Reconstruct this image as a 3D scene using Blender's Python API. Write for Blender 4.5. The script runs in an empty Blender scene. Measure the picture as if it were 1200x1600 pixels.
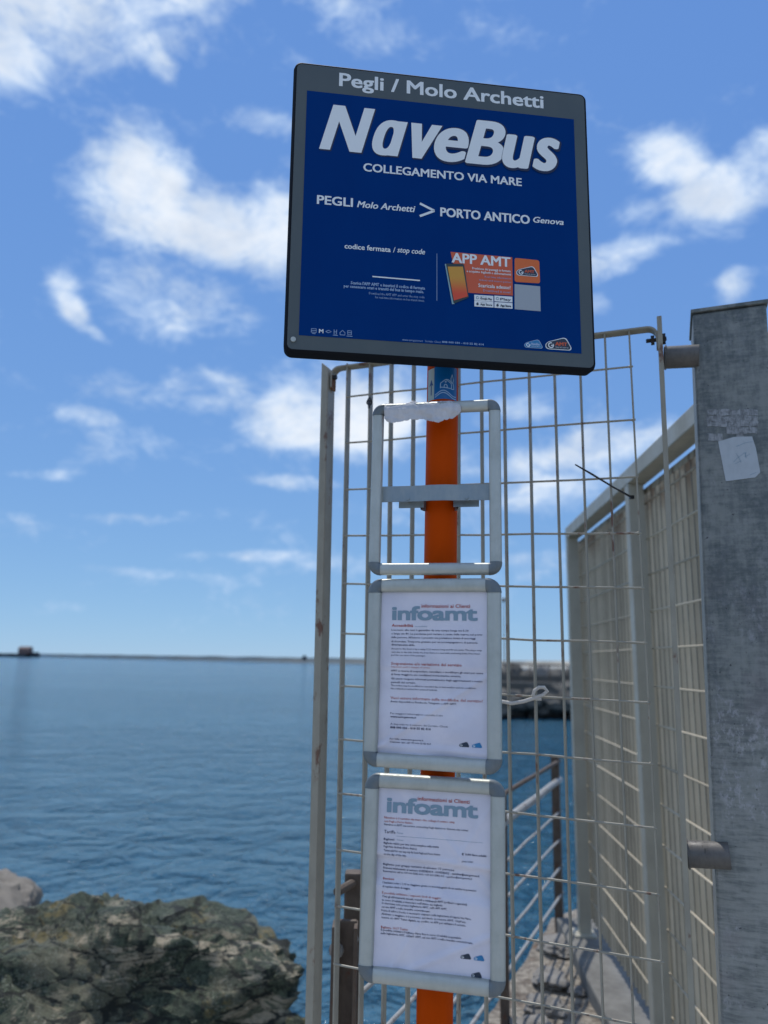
import bpy, bmesh, math, random
from mathutils import Vector, Matrix, noise
R = math.radians
scn = bpy.context.scene
C = scn.collection

# ------------------------------------------------------------------ camera
EYE = Vector((0, 0, 1.6))
PITCH, ROLL, FPX = R(11.35), R(1.0), 1160.0
fwd = Vector((0, math.cos(PITCH), math.sin(PITCH)))
up0 = Vector((0, -math.sin(PITCH), math.cos(PITCH)))
rt0 = Vector((1, 0, 0))
rt = rt0 * math.cos(ROLL) + up0 * math.sin(ROLL)
up = -rt0 * math.sin(ROLL) + up0 * math.cos(ROLL)
cam = bpy.data.cameras.new('camera')
camo = bpy.data.objects.new('camera', cam)
C.objects.link(camo)
cam.sensor_fit = 'VERTICAL'
cam.sensor_height = 36
cam.sensor_width = 27
cam.lens = FPX / 1600 * 36
cam.clip_start = 0.05
cam.clip_end = 30000
camo.matrix_world = Matrix(((rt.x, up.x, -fwd.x, 0), (rt.y, up.y, -fwd.y, 0), (rt.z, up.z, -fwd.z, 1.6), (0, 0, 0, 1)))
cam.dof.use_dof = True
cam.dof.focus_distance = 1.42
cam.dof.aperture_fstop = 2.9
scn.camera = camo


def ray(px, py):
    return fwd + rt * ((px - 600) / FPX) + up * ((800 - py) / FPX)


def at(px, py, D):                       # the point D metres ahead that the photograph shows at px, py
    v = ray(px, py)
    return EYE + v * (D / v.y)


# ------------------------------------------------------------------ world
scn.render.engine = 'CYCLES'
scn.cycles.use_denoising = True
scn.cycles.max_bounces = 8
scn.view_settings.view_transform = 'Standard'
scn.view_settings.look = 'None'
scn.view_settings.gamma = 1
scn.view_settings.use_curve_mapping = False
scn.view_settings.exposure = 0.0
SUN_EL, SUN_AZ = R(64), R(-13)
world = bpy.data.worlds.new('World')
scn.world = world
world.use_nodes = True
nt = world.node_tree
nt.nodes.clear()


class G:                                  # small node-graph writer
    def __init__(s, nt):
        s.nt = nt

    def n(s, t, **kw):
        nd = s.nt.nodes.new(t)
        for k, v in kw.items():
            setattr(nd, k, v)
        return nd

    def put(s, sock, v):
        if isinstance(v, bpy.types.NodeSocket):
            s.nt.links.new(v, sock)
        elif v is not None:
            sock.default_value = v

    def math(s, op, a, b=None, c=None, clamp=False):
        nd = s.n('ShaderNodeMath', operation=op, use_clamp=clamp)
        s.put(nd.inputs[0], a)
        s.put(nd.inputs[1], b)
        if c is not None:
            s.put(nd.inputs[2], c)
        return nd.outputs[0]

    def vmath(s, op, a, b=None):
        nd = s.n('ShaderNodeVectorMath', operation=op)
        s.put(nd.inputs[0], a)
        if b is not None:
            if op == 'SCALE':
                s.put(nd.inputs[3], b)
            else:
                s.put(nd.inputs[1], b)
        return nd.outputs[1] if op in ('DOT_PRODUCT', 'LENGTH') else nd.outputs[0]

    def rng(s, v, a, b, c=0., d=1., smooth=True):
        nd = s.n('ShaderNodeMapRange', interpolation_type='SMOOTHSTEP' if smooth else 'LINEAR')
        for i, q in enumerate((v, a, b, c, d)):
            s.put(nd.inputs[i], q)
        return nd.outputs[0]

    def noise(s, vec, scale, detail=4, rough=.5, dist=0, dims='3D'):
        nd = s.n('ShaderNodeTexNoise', noise_dimensions=dims)
        s.put(nd.inputs['Vector'], vec)
        nd.inputs['Scale'].default_value = scale
        nd.inputs['Detail'].default_value = detail
        nd.inputs['Roughness'].default_value = rough
        nd.inputs['Distortion'].default_value = dist
        return nd.outputs['Fac']

    def voronoi(s, vec, scale, feature='F1', out='Distance', rnd=1.0):
        nd = s.n('ShaderNodeTexVoronoi', feature=feature)
        s.put(nd.inputs['Vector'], vec)
        nd.inputs['Scale'].default_value = scale
        nd.inputs['Randomness'].default_value = rnd
        return nd.outputs[out]

    def mixc(s, f, a, b, blend='MIX'):
        nd = s.n('ShaderNodeMix', data_type='RGBA', blend_type=blend)
        s.put(nd.inputs[0], f)
        s.put(nd.inputs[6], a)
        s.put(nd.inputs[7], b)
        return nd.outputs[2]

    def mapping(s, vec, scale=(1, 1, 1), rot=(0, 0, 0), loc=(0, 0, 0)):
        nd = s.n('ShaderNodeMapping')
        s.put(nd.inputs['Vector'], vec)
        nd.inputs['Scale'].default_value = scale
        nd.inputs['Rotation'].default_value = rot
        nd.inputs['Location'].default_value = loc
        return nd.outputs[0]


g = G(nt)
out = g.n('ShaderNodeOutputWorld')
bg = g.n('ShaderNodeBackground')
nt.links.new(bg.outputs[0], out.inputs[0])
sky = g.n('ShaderNodeTexSky', sky_type='NISHITA')
sky.sun_disc = False
sky.sun_elevation = SUN_EL
sky.sun_rotation = SUN_AZ
sky.altitude = 0
sky.air_density = 0.7
sky.dust_density = 0.0
sky.ozone_density = 1.0
tc = g.n('ShaderNodeTexCoord')
dirv = g.vmath('NORMALIZE', tc.outputs['Generated'])
sep = g.n('ShaderNodeSeparateXYZ')
nt.links.new(dirv, sep.inputs[0])

# clouds: where each one hangs (photograph pixels of its middle, radii, lean, amount)
CLOUDS = [
    (60, 20, 230, 90, -12, 1.15), (20, 80, 90, 55, -20, .9), (260, -10, 150, 45, -8, .9), (520, 5, 90, 22, 8, .62), (250, 100, 32, 26, 30, .62),
    (225, 300, 105, 88, 5, 1.25), (330, 350, 110, 75, 25, 1.15), (420, 360, 80, 90, 20, 1.0), (400, 190, 70, 26, 15, .62), (290, 460, 120, 60, 12, .72),
    (260, 500, 120, 42, 0, .62), (360, 500, 70, 40, -10, .6),
    (115, 485, 46, 22, 55, .98), (98, 440, 28, 20, 20, .8), (142, 515, 40, 12, 35, .8),
    (320, 615, 170, 42, 4, .72), (470, 655, 105, 62, 8, 1.25), (580, 650, 110, 80, 0, 1.3), (130, 648, 60, 20, 10, .62), (620, 600, 80, 50, 0, .7),
    (1045, 250, 75, 42, 12, 1.1), (1140, 300, 100, 52, -18, 1.1), (1195, 250, 60, 50, -30, 1.0), (975, 400, 90, 34, -18, .8), (1147, 443, 34, 26, 0, .82),
    (1010, 330, 50, 26, 0, .62), (930, 480, 30, 30, 0, .5), (900, 710, 150, 40, -14, .95), (860, 760, 140, 48, -8, .85), (1000, 690, 70, 26, -20, .7),
    (800, 640, 90, 30, -10, .55), (720, 720, 80, 40, 0, .55),
    (400, 868, 120, 12, 1, .66), (470, 755, 100, 17, 5, .72), (80, 742, 85, 12, 1, .6), (205, 812, 90, 13, 2, .56), (260, 897, 130, 12, 5, .58),
    (560, 880, 120, 22, 0, .66), (75, 952, 90, 16, -3, .56), (850, 880, 90, 24, 0, .55), (40, 820, 90, 30, 0, .45), (640, 800, 160, 40, 0, .45),
    (240, 700, 160, 40, 5, .42), (560, 60, 120, 40, 0, .45), (800, 30, 90, 40, 20, .4), (780, -20, 80, 22, 0, .62),
]
mask = None
for cx, cy, ra, rb, lean, amp in CLOUDS:
    c = ray(cx, cy).normalized()
    a = R(lean)
    t1 = (rt * math.cos(a) - up * math.sin(a))
    t1 = (t1 - c * t1.dot(c)).normalized()
    t2 = c.cross(t1)
    k = FPX * 1.25
    du = g.vmath('DOT_PRODUCT', dirv, tuple(t1 * (k / ra)))
    dv = g.vmath('DOT_PRODUCT', dirv, tuple(t2 * (k / rb)))
    d2 = g.math('ADD', g.math('MULTIPLY', du, du), g.math('MULTIPLY', dv, dv))
    e = g.math('DIVIDE', amp, g.math('ADD', 1.0, g.math('MULTIPLY', d2, d2)))
    mask = e if mask is None else g.math('SMOOTH_MAX', mask, e, .12)
# unseen sky elsewhere: clouds of the same kind, cover raised for neutral fill light
far = g.math('SUBTRACT', 1.0, g.rng(sep.outputs[1], .30, .62))
gen = g.math('MULTIPLY', g.rng(g.noise(dirv, 2.6, 3), .36, .60), far)
mask = g.math('MAXIMUM', mask, gen)
# height of the cloud deck flattens clouds towards the horizon
stretch = g.mapping(dirv, scale=(1, 1, 1.7))
n1 = g.noise(stretch, 8.5, 10, .64, .45)
n2 = g.noise(g.mapping(stretch, rot=(.3, .2, .9), loc=(3, 1, 2)), 26, 8, .66, .6)
fb = g.math('ADD', g.math('MULTIPLY', n1, .68), g.math('MULTIPLY', n2, .32))
dens = g.math('ADD', g.math('MULTIPLY', mask, .82), g.math('MULTIPLY', g.math('SUBTRACT', fb, .5), 2.6))
cov = g.rng(dens, .16, .90)
thick = g.rng(dens, .5, 1.25)
# clear sky, then pale air near the horizon, then clouds
# the phone's own rendering of this sky: deeper blue aloft, less glare at the horizon
sp_ = g.n('ShaderNodeSeparateColor')
nt.links.new(sky.outputs[0], sp_.inputs[0])
cb_ = g.n('ShaderNodeCombineColor')
for i_, (gain, gam) in enumerate(((.396, .48), (.584, .40), (.809, .16))):
    v_ = g.math('MULTIPLY', g.math('POWER', g.math('MULTIPLY', sp_.outputs[i_], .1), gam), gain * 10)
    nt.links.new(v_, cb_.inputs[i_])
tint = cb_.outputs[0]
cloud_c = g.mixc(thick, (5.6, 7.2, 9.6, 1), (9.2, 9.7, 10.3, 1))
shade = g.noise(g.mapping(stretch, loc=(0, 0, .05)), 9, 5, .55)
cloud_c = g.mixc(g.rng(shade, .42, .66, 0, .38), cloud_c, (4.6, 5.6, 7.2, 1))
col = g.mixc(g.math('MULTIPLY', cov, .93), tint, cloud_c)
nt.links.new(col, bg.inputs[0])
bg.inputs[1].default_value = 0.10

sun = bpy.data.lights.new('sun', 'SUN')
sun.energy = 3.0
sun.angle = R(.6)
sun.color = (1.0, .95, .88)
suno = bpy.data.objects.new('sun', sun)
C.objects.link(suno)
sd = Vector((math.sin(SUN_AZ) * math.cos(SUN_EL), math.cos(SUN_AZ) * math.cos(SUN_EL), math.sin(SUN_EL)))
suno.rotation_euler = sd.to_track_quat('Z', 'Y').to_euler()
suno.location = (0, 0, 20)


# ------------------------------------------------------------------ helpers
class MB:
    def __init__(s):
        s.v = []
        s.f = []

    def add(s, vs, fs):
        b = len(s.v)
        s.v += [Vector(q) for q in vs]
        s.f += [[b + i for i in q] for q in fs]
        return s

    def box(s, c, h, X=Vector((1, 0, 0)), Y=Vector((0, 1, 0)), Z=Vector((0, 0, 1))):
        c = Vector(c)
        vs = [c + X * (h[0] * sx) + Y * (h[1] * sy) + Z * (h[2] * sz) for sx in (-1, 1) for sy in (-1, 1) for sz in (-1, 1)]
        return s.add(vs, [(0, 1, 3, 2), (4, 6, 7, 5), (0, 4, 5, 1), (2, 3, 7, 6), (0, 2, 6, 4), (1, 5, 7, 3)])

    def bar(s, p, q, w, d, side):         # rectangular bar p->q, width w along side, depth d across
        p, q = Vector(p), Vector(q)
        Z = (q - p).normalized()
        Y = Z.cross(Vector(side)).normalized()
        X = Y.cross(Z)
        return s.box((p + q) / 2, (w / 2, d / 2, (q - p).length / 2), X, Y, Z)

    def tube(s, pts, r, n=12, cap=True):
        pts = [Vector(p) for p in pts]
        rs = r if isinstance(r, (list, tuple)) else [r] * len(pts)
        t = (pts[1] - pts[0]).normalized()
        a = Vector((0, 0, 1)) if abs(t.z) < .9 else Vector((1, 0, 0))
        X = t.cross(a).normalized()
        b = len(s.v)
        for i, p in enumerate(pts):
            if 0 < i < len(pts) - 1:
                t = (pts[i + 1] - pts[i - 1]).normalized()
            elif i:
                t = (pts[i] - pts[i - 1]).normalized()
            X = (X - t * X.dot(t)).normalized()
            Y = t.cross(X)
            s.v += [p + (X * math.cos(2 * math.pi * k / n) + Y * math.sin(2 * math.pi * k / n)) * rs[i] for k in range(n)]
        for i in range(len(pts) - 1):
            for k in range(n):
                a0, a1 = b + i * n + k, b + i * n + (k + 1) % n
                s.f.append([a0, a1, a1 + n, a0 + n])
        if cap:
            s.f.append([b + k for k in reversed(range(n))])
            s.f.append([b + (len(pts) - 1) * n + k for k in range(n)])
        return s

    def poly(s, pts, thick, N=Vector((0, 0, 1))):   # outline extruded by thick along N
        pts = [Vector(p) for p in pts]
        n = len(pts)
        vs = pts + [p + N * thick for p in pts]
        fs = [list(reversed(range(n))), [n + i for i in range(n)]] + [[i, (i + 1) % n, n + (i + 1) % n, n + i] for i in range(n)]
        return s.add(vs, fs)

    def build(s, name, mat, parent=None, M=None, smooth=False, bevel=0, angle=35):
        me = bpy.data.meshes.new(name)
        me.from_pydata([tuple(v) for v in s.v], [], s.f)
        bm = bmesh.new()
        bm.from_mesh(me)
        bmesh.ops.recalc_face_normals(bm, faces=bm.faces)
        bm.to_mesh(me)
        bm.free()
        me.materials.append(mat)
        o = bpy.data.objects.new(name, me)
        C.objects.link(o)
        if smooth:
            for p in me.polygons:
                p.use_smooth = True
            me.set_sharp_from_angle(angle=R(angle))
        if bevel:
            b = o.modifiers.new('bevel', 'BEVEL')
            b.width = bevel
            b.segments = 2
            b.limit_method = 'ANGLE'
            b.angle_limit = R(40)
        place(o, parent, M)
        return o


def place(o, parent, M):
    M = M or Matrix()
    if parent is not None:
        o.parent = parent
        o.matrix_basis = parent['_w'].inverted() @ M if False else WM[parent.name].inverted() @ M
    else:
        o.matrix_basis = M
    WM[o.name] = M


WM = {}


def tag(o, label=None, cat=None, group=None, kind=None):
    if label:
        o['label'] = label
    if cat:
        o['category'] = cat
    if group:
        o['group'] = group
    if kind:
        o['kind'] = kind
    return o


def thing(name, loc, label, cat, group=None):
    o = bpy.data.objects.new(name, None)
    o.empty_display_size = .05
    C.objects.link(o)
    place(o, None, Matrix.Translation(Vector(loc)))
    return tag(o, label, cat, group)


def frame_matrix(c, yaw, lean, roll):
    """x to the right, y up, z towards the viewer on an upright panel"""
    X = Vector((math.cos(yaw), -math.sin(yaw), 0))
    B = Vector((math.sin(yaw), math.cos(yaw), 0))
    U = Vector((0, 0, math.cos(lean))) + B * math.sin(lean)
    X2 = X * math.cos(roll) + U * math.sin(roll)
    U2 = -X * math.sin(roll) + U * math.cos(roll)
    N = X2.cross(U2)
    return Matrix(((X2.x, U2.x, N.x, c[0]), (X2.y, U2.y, N.y, c[1]), (X2.z, U2.z, N.z, c[2]), (0, 0, 0, 1)))


# ------------------------------------------------------------------ materials
def mat(name, color=(.5, .5, .5), rough=.5, metal=0., spec=.5, fn=None):
    m = bpy.data.materials.new(name)
    m.use_nodes = True
    b = m.node_tree.nodes['Principled BSDF']
    b.inputs['Base Color'].default_value = (*color, 1)
    b.inputs['Roughness'].default_value = rough
    b.inputs['Metallic'].default_value = metal
    b.inputs['Specular IOR Level'].default_value = spec
    if fn:
        gg = G(m.node_tree)
        t = gg.n('ShaderNodeTexCoord')
        geo = gg.n('ShaderNodeNewGeometry')
        fn(gg, b, geo.outputs['Position'], t.outputs['Object'])
    return m


def bump(gg, b, h, strength=.3, dist=.002):
    bn = gg.n('ShaderNodeBump')
    bn.inputs['Strength'].default_value = strength
    bn.inputs['Distance'].default_value = dist
    gg.put(bn.inputs['Height'], h)
    gg.put(b.inputs['Normal'], bn.outputs[0])


def worn(c1, c2, scale=12, rust=0., rustc=(.16, .06, .025), amt=.6, bs=.15, rlo=.35, rhi=.6):
    def fn(gg, b, P, O):
        n = gg.noise(P, scale, 7, .62)
        n2 = gg.noise(gg.mapping(P, scale=(1, 1, .25)), scale * 4, 5, .6)
        f = gg.rng(gg.math('ADD', gg.math('MULTIPLY', n, .6), gg.math('MULTIPLY', n2, .4)), .38, .66, 0, amt)
        col = gg.mixc(f, (*c1, 1), (*c2, 1))
        if rust:
            rn = gg.noise(gg.mapping(P, loc=(7, 3, 1), scale=(1, 1, .6)), scale * 1.3, 8, .7)
            rf = gg.rng(rn, .74 - rust, .80 - rust * .8)
            col = gg.mixc(rf, col, (*rustc, 1))
        gg.put(b.inputs['Base Color'], col)
        gg.put(b.inputs['Roughness'], gg.rng(n, .3, .7, rlo, rhi))
        bump(gg, b, gg.noise(P, scale * 12, 4, .6), bs, .001)
    return fn


M_ = {}
M_['panel_gray'] = mat('sign_face_gray', (.085, .105, .11), .45, spec=.25, fn=worn((.085, .105, .11), (.11, .13, .13), 5, bs=.03))
M_['rim'] = mat('sign_rim_black', (.010, .012, .016), .75, spec=.1)
M_['poster_blue'] = mat('poster_blue', (.0, .045, .24), .45, spec=.03, fn=worn((.0, .033, .165), (.0, .040, .185), 3, bs=0, rlo=.32, rhi=.40))
M_['white'] = mat('print_white', (.80, .82, .80), .5)
M_['plain_gray'] = mat('print_pale_gray', (.36, .39, .41), .5)
M_['white_dim'] = mat('print_white_fine', (.30, .42, .60), .4)
M_['shadow_blue'] = mat('print_dark_blue', (.002, .010, .045), .4)
M_['orange_print'] = mat('print_orange', (.62, .10, .03), .4)
M_['orange_icon'] = mat('print_orange_icon', (.70, .14, .02), .4)
M_['dark_print'] = mat('print_dark', (.02, .035, .06), .45)
M_['blue_print'] = mat('print_light_blue', (.02, .20, .42), .45)
M_['gray_print'] = mat('print_gray', (.21, .31, .38), .6)
M_['red_print'] = mat('print_red', (.42, .07, .05), .6)
M_['ink'] = mat('print_ink', (.016, .022, .07), .6)
M_['phone_dark'] = mat('print_phone', (.02, .04, .04), .4)
M_['phone_side'] = mat('print_phone_edge', (.25, .4, .42), .4)


def phone_screen(gg, b, P, O):
    s = gg.n('ShaderNodeSeparateXYZ')
    gg.put(s.inputs[0], O)
    c = gg.mixc(gg.rng(s.outputs[1], -.165, -.125), (.70, .07, .02, 1), (.62, .30, .03, 1))
    gg.put(b.inputs['Base Color'], c)


M_['phone_screen'] = mat('print_phone_screen', (.7, .25, .03), .35, fn=phone_screen)


def paper_fn(gg, b, P, O):
    n = gg.noise(P, 14, 5, .55)
    gg.put(b.inputs['Base Color'], gg.mixc(gg.rng(n, .35, .7), (.72, .69, .75, 1), (.62, .60, .67, 1)))
    bump(gg, b, gg.noise(P, 30, 4, .6), .12, .002)
    b.inputs['Coat Weight'].default_value = .7
    b.inputs['Coat Roughness'].default_value = .12


M_['paper'] = mat('notice_paper', (.7, .7, .76), .5, fn=paper_fn)
M_['tissue'] = mat('torn_paper', (.62, .62, .64), .8, fn=worn((.62, .62, .64), (.46, .46, .48), 30, bs=1.0, rlo=.7, rhi=.9))


def alu_fn(gg, b, P, O):
    n = gg.noise(gg.mapping(P, scale=(1, 1, .2)), 160, 3, .6)
    m = gg.noise(P, 25, 6, .6)
    gg.put(b.inputs['Base Color'], gg.mixc(gg.rng(m, .4, .7, 0, .5), (.48, .50, .46, 1), (.37, .39, .35, 1)))
    gg.put(b.inputs['Roughness'], gg.rng(n, .3, .7, .46, .60))


M_['alu'] = mat('anodised_aluminium', (.5, .52, .52), .42, .55, fn=alu_fn)
M_['corner'] = mat('corner_plastic', (.12, .14, .15), .42, 0.2, fn=worn((.13, .155, .165), (.20, .22, .22), 25, bs=.1, rlo=.3, rhi=.5))
M_['orange'] = mat('orange_pole_paint', (.55, .11, .015), .4, spec=.05, fn=worn((.53, .060, .0), (.45, .050, .0), 9, rust=.03, rustc=(.30, .06, .02), bs=.08, rlo=.35, rhi=.5))


def galv_fn(gg, b, P, O):
    v = gg.voronoi(P, 90, out='Color')
    s = gg.n('ShaderNodeSeparateColor')
    gg.put(s.inputs[0], v)
    big = gg.noise(P, 6, 7, .65)
    str_ = gg.noise(gg.mapping(P, scale=(1, 1, .12)), 60, 6, .7)
    hor = gg.noise(gg.mapping(P, scale=(.12, .12, 1)), 130, 5, .7)
    mid = gg.noise(gg.mapping(P, loc=(6, 6, 2)), 45, 6, .7)
    f = gg.math('ADD', gg.math('MULTIPLY', big, .35), gg.math('ADD', gg.math('MULTIPLY', mid, .25), gg.math('ADD', gg.math('MULTIPLY', str_, .2), gg.math('MULTIPLY', hor, .2))))
    c = gg.mixc(gg.rng(f, .42, .57), (.095, .112, .110, 1), (.235, .25, .23, 1))
    c = gg.mixc(gg.math('MULTIPLY', s.outputs[0], .14), c, (.30, .31, .32, 1))
    sp = gg.noise(gg.mapping(P, loc=(2, 5, 9), scale=(1, 1, .6)), 70, 9, .78)
    z = gg.n('ShaderNodeSeparateXYZ')
    gg.put(z.inputs[0], P)
    low = gg.math('SUBTRACT', 1.0, gg.rng(z.outputs[2], 1.35, 2.0))
    patch = gg.noise(gg.mapping(P, loc=(4, 4, 4)), 7, 6, .7)
    sc = gg.math('MULTIPLY', gg.rng(sp, .49, .60), gg.math('MULTIPLY', gg.rng(patch, .46, .60), gg.math('ADD', .12, gg.math('MULTIPLY', low, .88))))
    c = gg.mixc(gg.math('MULTIPLY', sc, .8), c, (.40, .40, .42, 1))
    pur = gg.rng(gg.noise(gg.mapping(P, loc=(1, 14, 4)), 5, 5, .6), .48, .62, 0, .55)
    c = gg.mixc(gg.math('MULTIPLY', pur, low), c, (.19, .165, .175, 1))
    c = gg.mixc(gg.math('MULTIPLY', gg.math('SUBTRACT', 1.0, gg.rng(gg.math('ADD', z.outputs[2], gg.math('MULTIPLY', big, .8)), 1.5, 2.1)), gg.rng(hor, .35, .6, .15, .6)), c, (.34, .345, .31, 1))
    pit = gg.rng(gg.noise(gg.mapping(P, loc=(8, 1, 3)), 110, 3, .6), .68, .74)
    c = gg.mixc(pit, c, (.03, .03, .035, 1))
    gg.put(b.inputs['Base Color'], c)
    gg.put(b.inputs['Roughness'], gg.rng(f, .35, .65, .48, .66))
    bump(gg, b, gg.math('ADD', sp, gg.math('MULTIPLY', mid, .6)), .4, .0015)


M_['galv'] = mat('galvanised_steel', (.4, .42, .44), .5, .1, spec=.35, fn=galv_fn)
M_['galv_flat'] = mat('galvanised_strip', (.3, .33, .34), .45, .6, fn=worn((.26, .30, .31), (.34, .37, .37), 40, rust=.02, bs=.15, rlo=.35, rhi=.5))
M_['mesh_paint'] = mat('mesh_panel_paint', (.30, .29, .25), .55, fn=worn((.33, .31, .24), (.25, .235, .185), 14, rust=.17, rustc=(.15, .075, .045), bs=.25, rlo=.45, rhi=.65))
def fence_fn(gg, b, P, O):
    oi = gg.n('ShaderNodeObjectInfo')
    worn((.56, .49, .36), (.43, .38, .275), 6, rust=.07, rustc=(.22, .12, .06), bs=.15, rlo=.5, rhi=.7)(gg, b, P, O)
    src = b.inputs['Base Color'].links[0].from_socket
    z = gg.n('ShaderNodeSeparateXYZ')
    gg.put(z.inputs[0], P)
    # rust runs down from the upper edge, and each bar was galvanised a little differently
    top = gg.rng(z.outputs[2], 2.16, 2.36)
    run = gg.rng(gg.noise(gg.mapping(P, scale=(1, 1, .25)), 22, 5, .6), .44, .60)
    c = gg.mixc(gg.math('MULTIPLY', gg.math('MULTIPLY', top, run), .75), src, (.20, .11, .055, 1))
    k = gg.rng(oi.outputs['Random'], 0, 1, .74, 1.12, smooth=False)
    cc = gg.n('ShaderNodeCombineColor')
    for i in range(3):
        gg.put(cc.inputs[i], k)
    # dark line painted down every bar's walkway edge for the shade between slats
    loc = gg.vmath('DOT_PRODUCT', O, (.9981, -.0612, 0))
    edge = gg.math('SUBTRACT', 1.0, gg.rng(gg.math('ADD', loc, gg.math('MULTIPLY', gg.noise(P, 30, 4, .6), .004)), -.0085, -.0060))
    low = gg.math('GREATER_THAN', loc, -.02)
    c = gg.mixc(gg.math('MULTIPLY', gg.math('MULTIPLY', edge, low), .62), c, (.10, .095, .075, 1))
    gg.put(b.inputs['Base Color'], gg.mixc(1.0, c, cc.outputs[0], 'MULTIPLY'))


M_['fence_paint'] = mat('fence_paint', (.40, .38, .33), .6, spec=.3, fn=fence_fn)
M_['post_paint'] = mat('fence_post_paint', (.40, .42, .40), .5, spec=.3, fn=worn((.42, .40, .32), (.33, .31, .25), 8, rust=.06, bs=.1))
M_['bracket'] = mat('bracket_paint', (.20, .19, .17), .5, fn=worn((.13, .12, .105), (.07, .065, .058), 40, rust=.16, rustc=(.02, .02, .015), bs=.4))
M_['rusty'] = mat('rusty_steel', (.09, .06, .045), .8, fn=worn((.115, .085, .06), (.055, .04, .032), 18, rust=.18, rustc=(.12, .05, .025), bs=.5, rlo=.6, rhi=.85))
M_['rail'] = mat('railing_paint', (.45, .47, .48), .5, fn=worn((.38, .38, .36), (.26, .245, .22), 12, rust=.18, rustc=(.12, .06, .04), bs=.3))
M_['bolt'] = mat('black_bolt', (.02, .02, .022), .5, .5)
M_['rust'] = mat('bare_rust', (.22, .09, .03), .85, fn=worn((.25, .11, .04), (.08, .04, .025), 60, bs=.5, rlo=.7, rhi=.9))
M_['tie'] = mat('black_plastic', (.012, .014, .018), .35)
M_['rope'] = mat('old_white_rope', (.55, .53, .48), .9, fn=worn((.58, .56, .50), (.40, .38, .33), 60, bs=.5, rlo=.8, rhi=.95))
M_['sticker_paper'] = mat('sticker_paper', (.42, .46, .48), .55, fn=worn((.44, .48, .50), (.36, .40, .42), 30, bs=.1))
M_['residue'] = mat('sticker_residue', (.3, .32, .33), .7, fn=worn((.33, .345, .35), (.13, .14, .145), 90, amt=1.0, bs=.3, rlo=.6, rhi=.8))
M_['sticker_blue'] = mat('sticker_blue', (.0, .13, .38), .35)
M_['sticker_line'] = mat('sticker_line', (.42, .58, .75), .4)
M_['sticker_band'] = mat('sticker_band', (.40, .46, .42), .4)
M_['sticker_navy'] = mat('sticker_navy', (.01, .06, .20), .4)


def concrete_fn(gg, b, P, O):
    n = gg.noise(P, 2.2, 8, .65)
    n2 = gg.noise(P, 30, 6, .65)
    z = gg.n('ShaderNodeSeparateXYZ')
    gg.put(z.inputs[0], P)
    c = gg.mixc(gg.rng(n, .38, .62), (.36, .34, .30, 1), (.46, .44, .40, 1))
    # rotted, weedy end of the walkway
    old = gg.rng(gg.math('ADD', z.outputs[1], gg.math('MULTIPLY', n, 1.2)), 3.2, 4.1)
    bad = gg.mixc(gg.rng(n2, .36, .62), (.13, .11, .085, 1), (.32, .285, .23, 1))
    st = gg.noise(gg.mapping(P, loc=(9, 2, 0)), 3.4, 7, .7)
    bad = gg.mixc(gg.rng(st, .48, .60, 0, .7), bad, (.09, .065, .048, 1))
    bad = gg.mixc(gg.rng(gg.noise(gg.mapping(P, loc=(1, 7, 0)), 5, 6, .7), .58, .68, 0, .8), bad, (.26, .12, .05, 1))
    c = gg.mixc(old, c, bad)
    gg.put(b.inputs['Base Color'], c)
    bump(gg, b, n2, .6, .01)


M_['concrete'] = mat('quay_concrete', (.3, .28, .25), .9, fn=concrete_fn)
M_['kerbmat'] = mat('kerb_concrete', (.34, .34, .31), .85, fn=worn((.19, .185, .165), (.10, .095, .085), 8, bs=.5, rlo=.8, rhi=.95))


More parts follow.
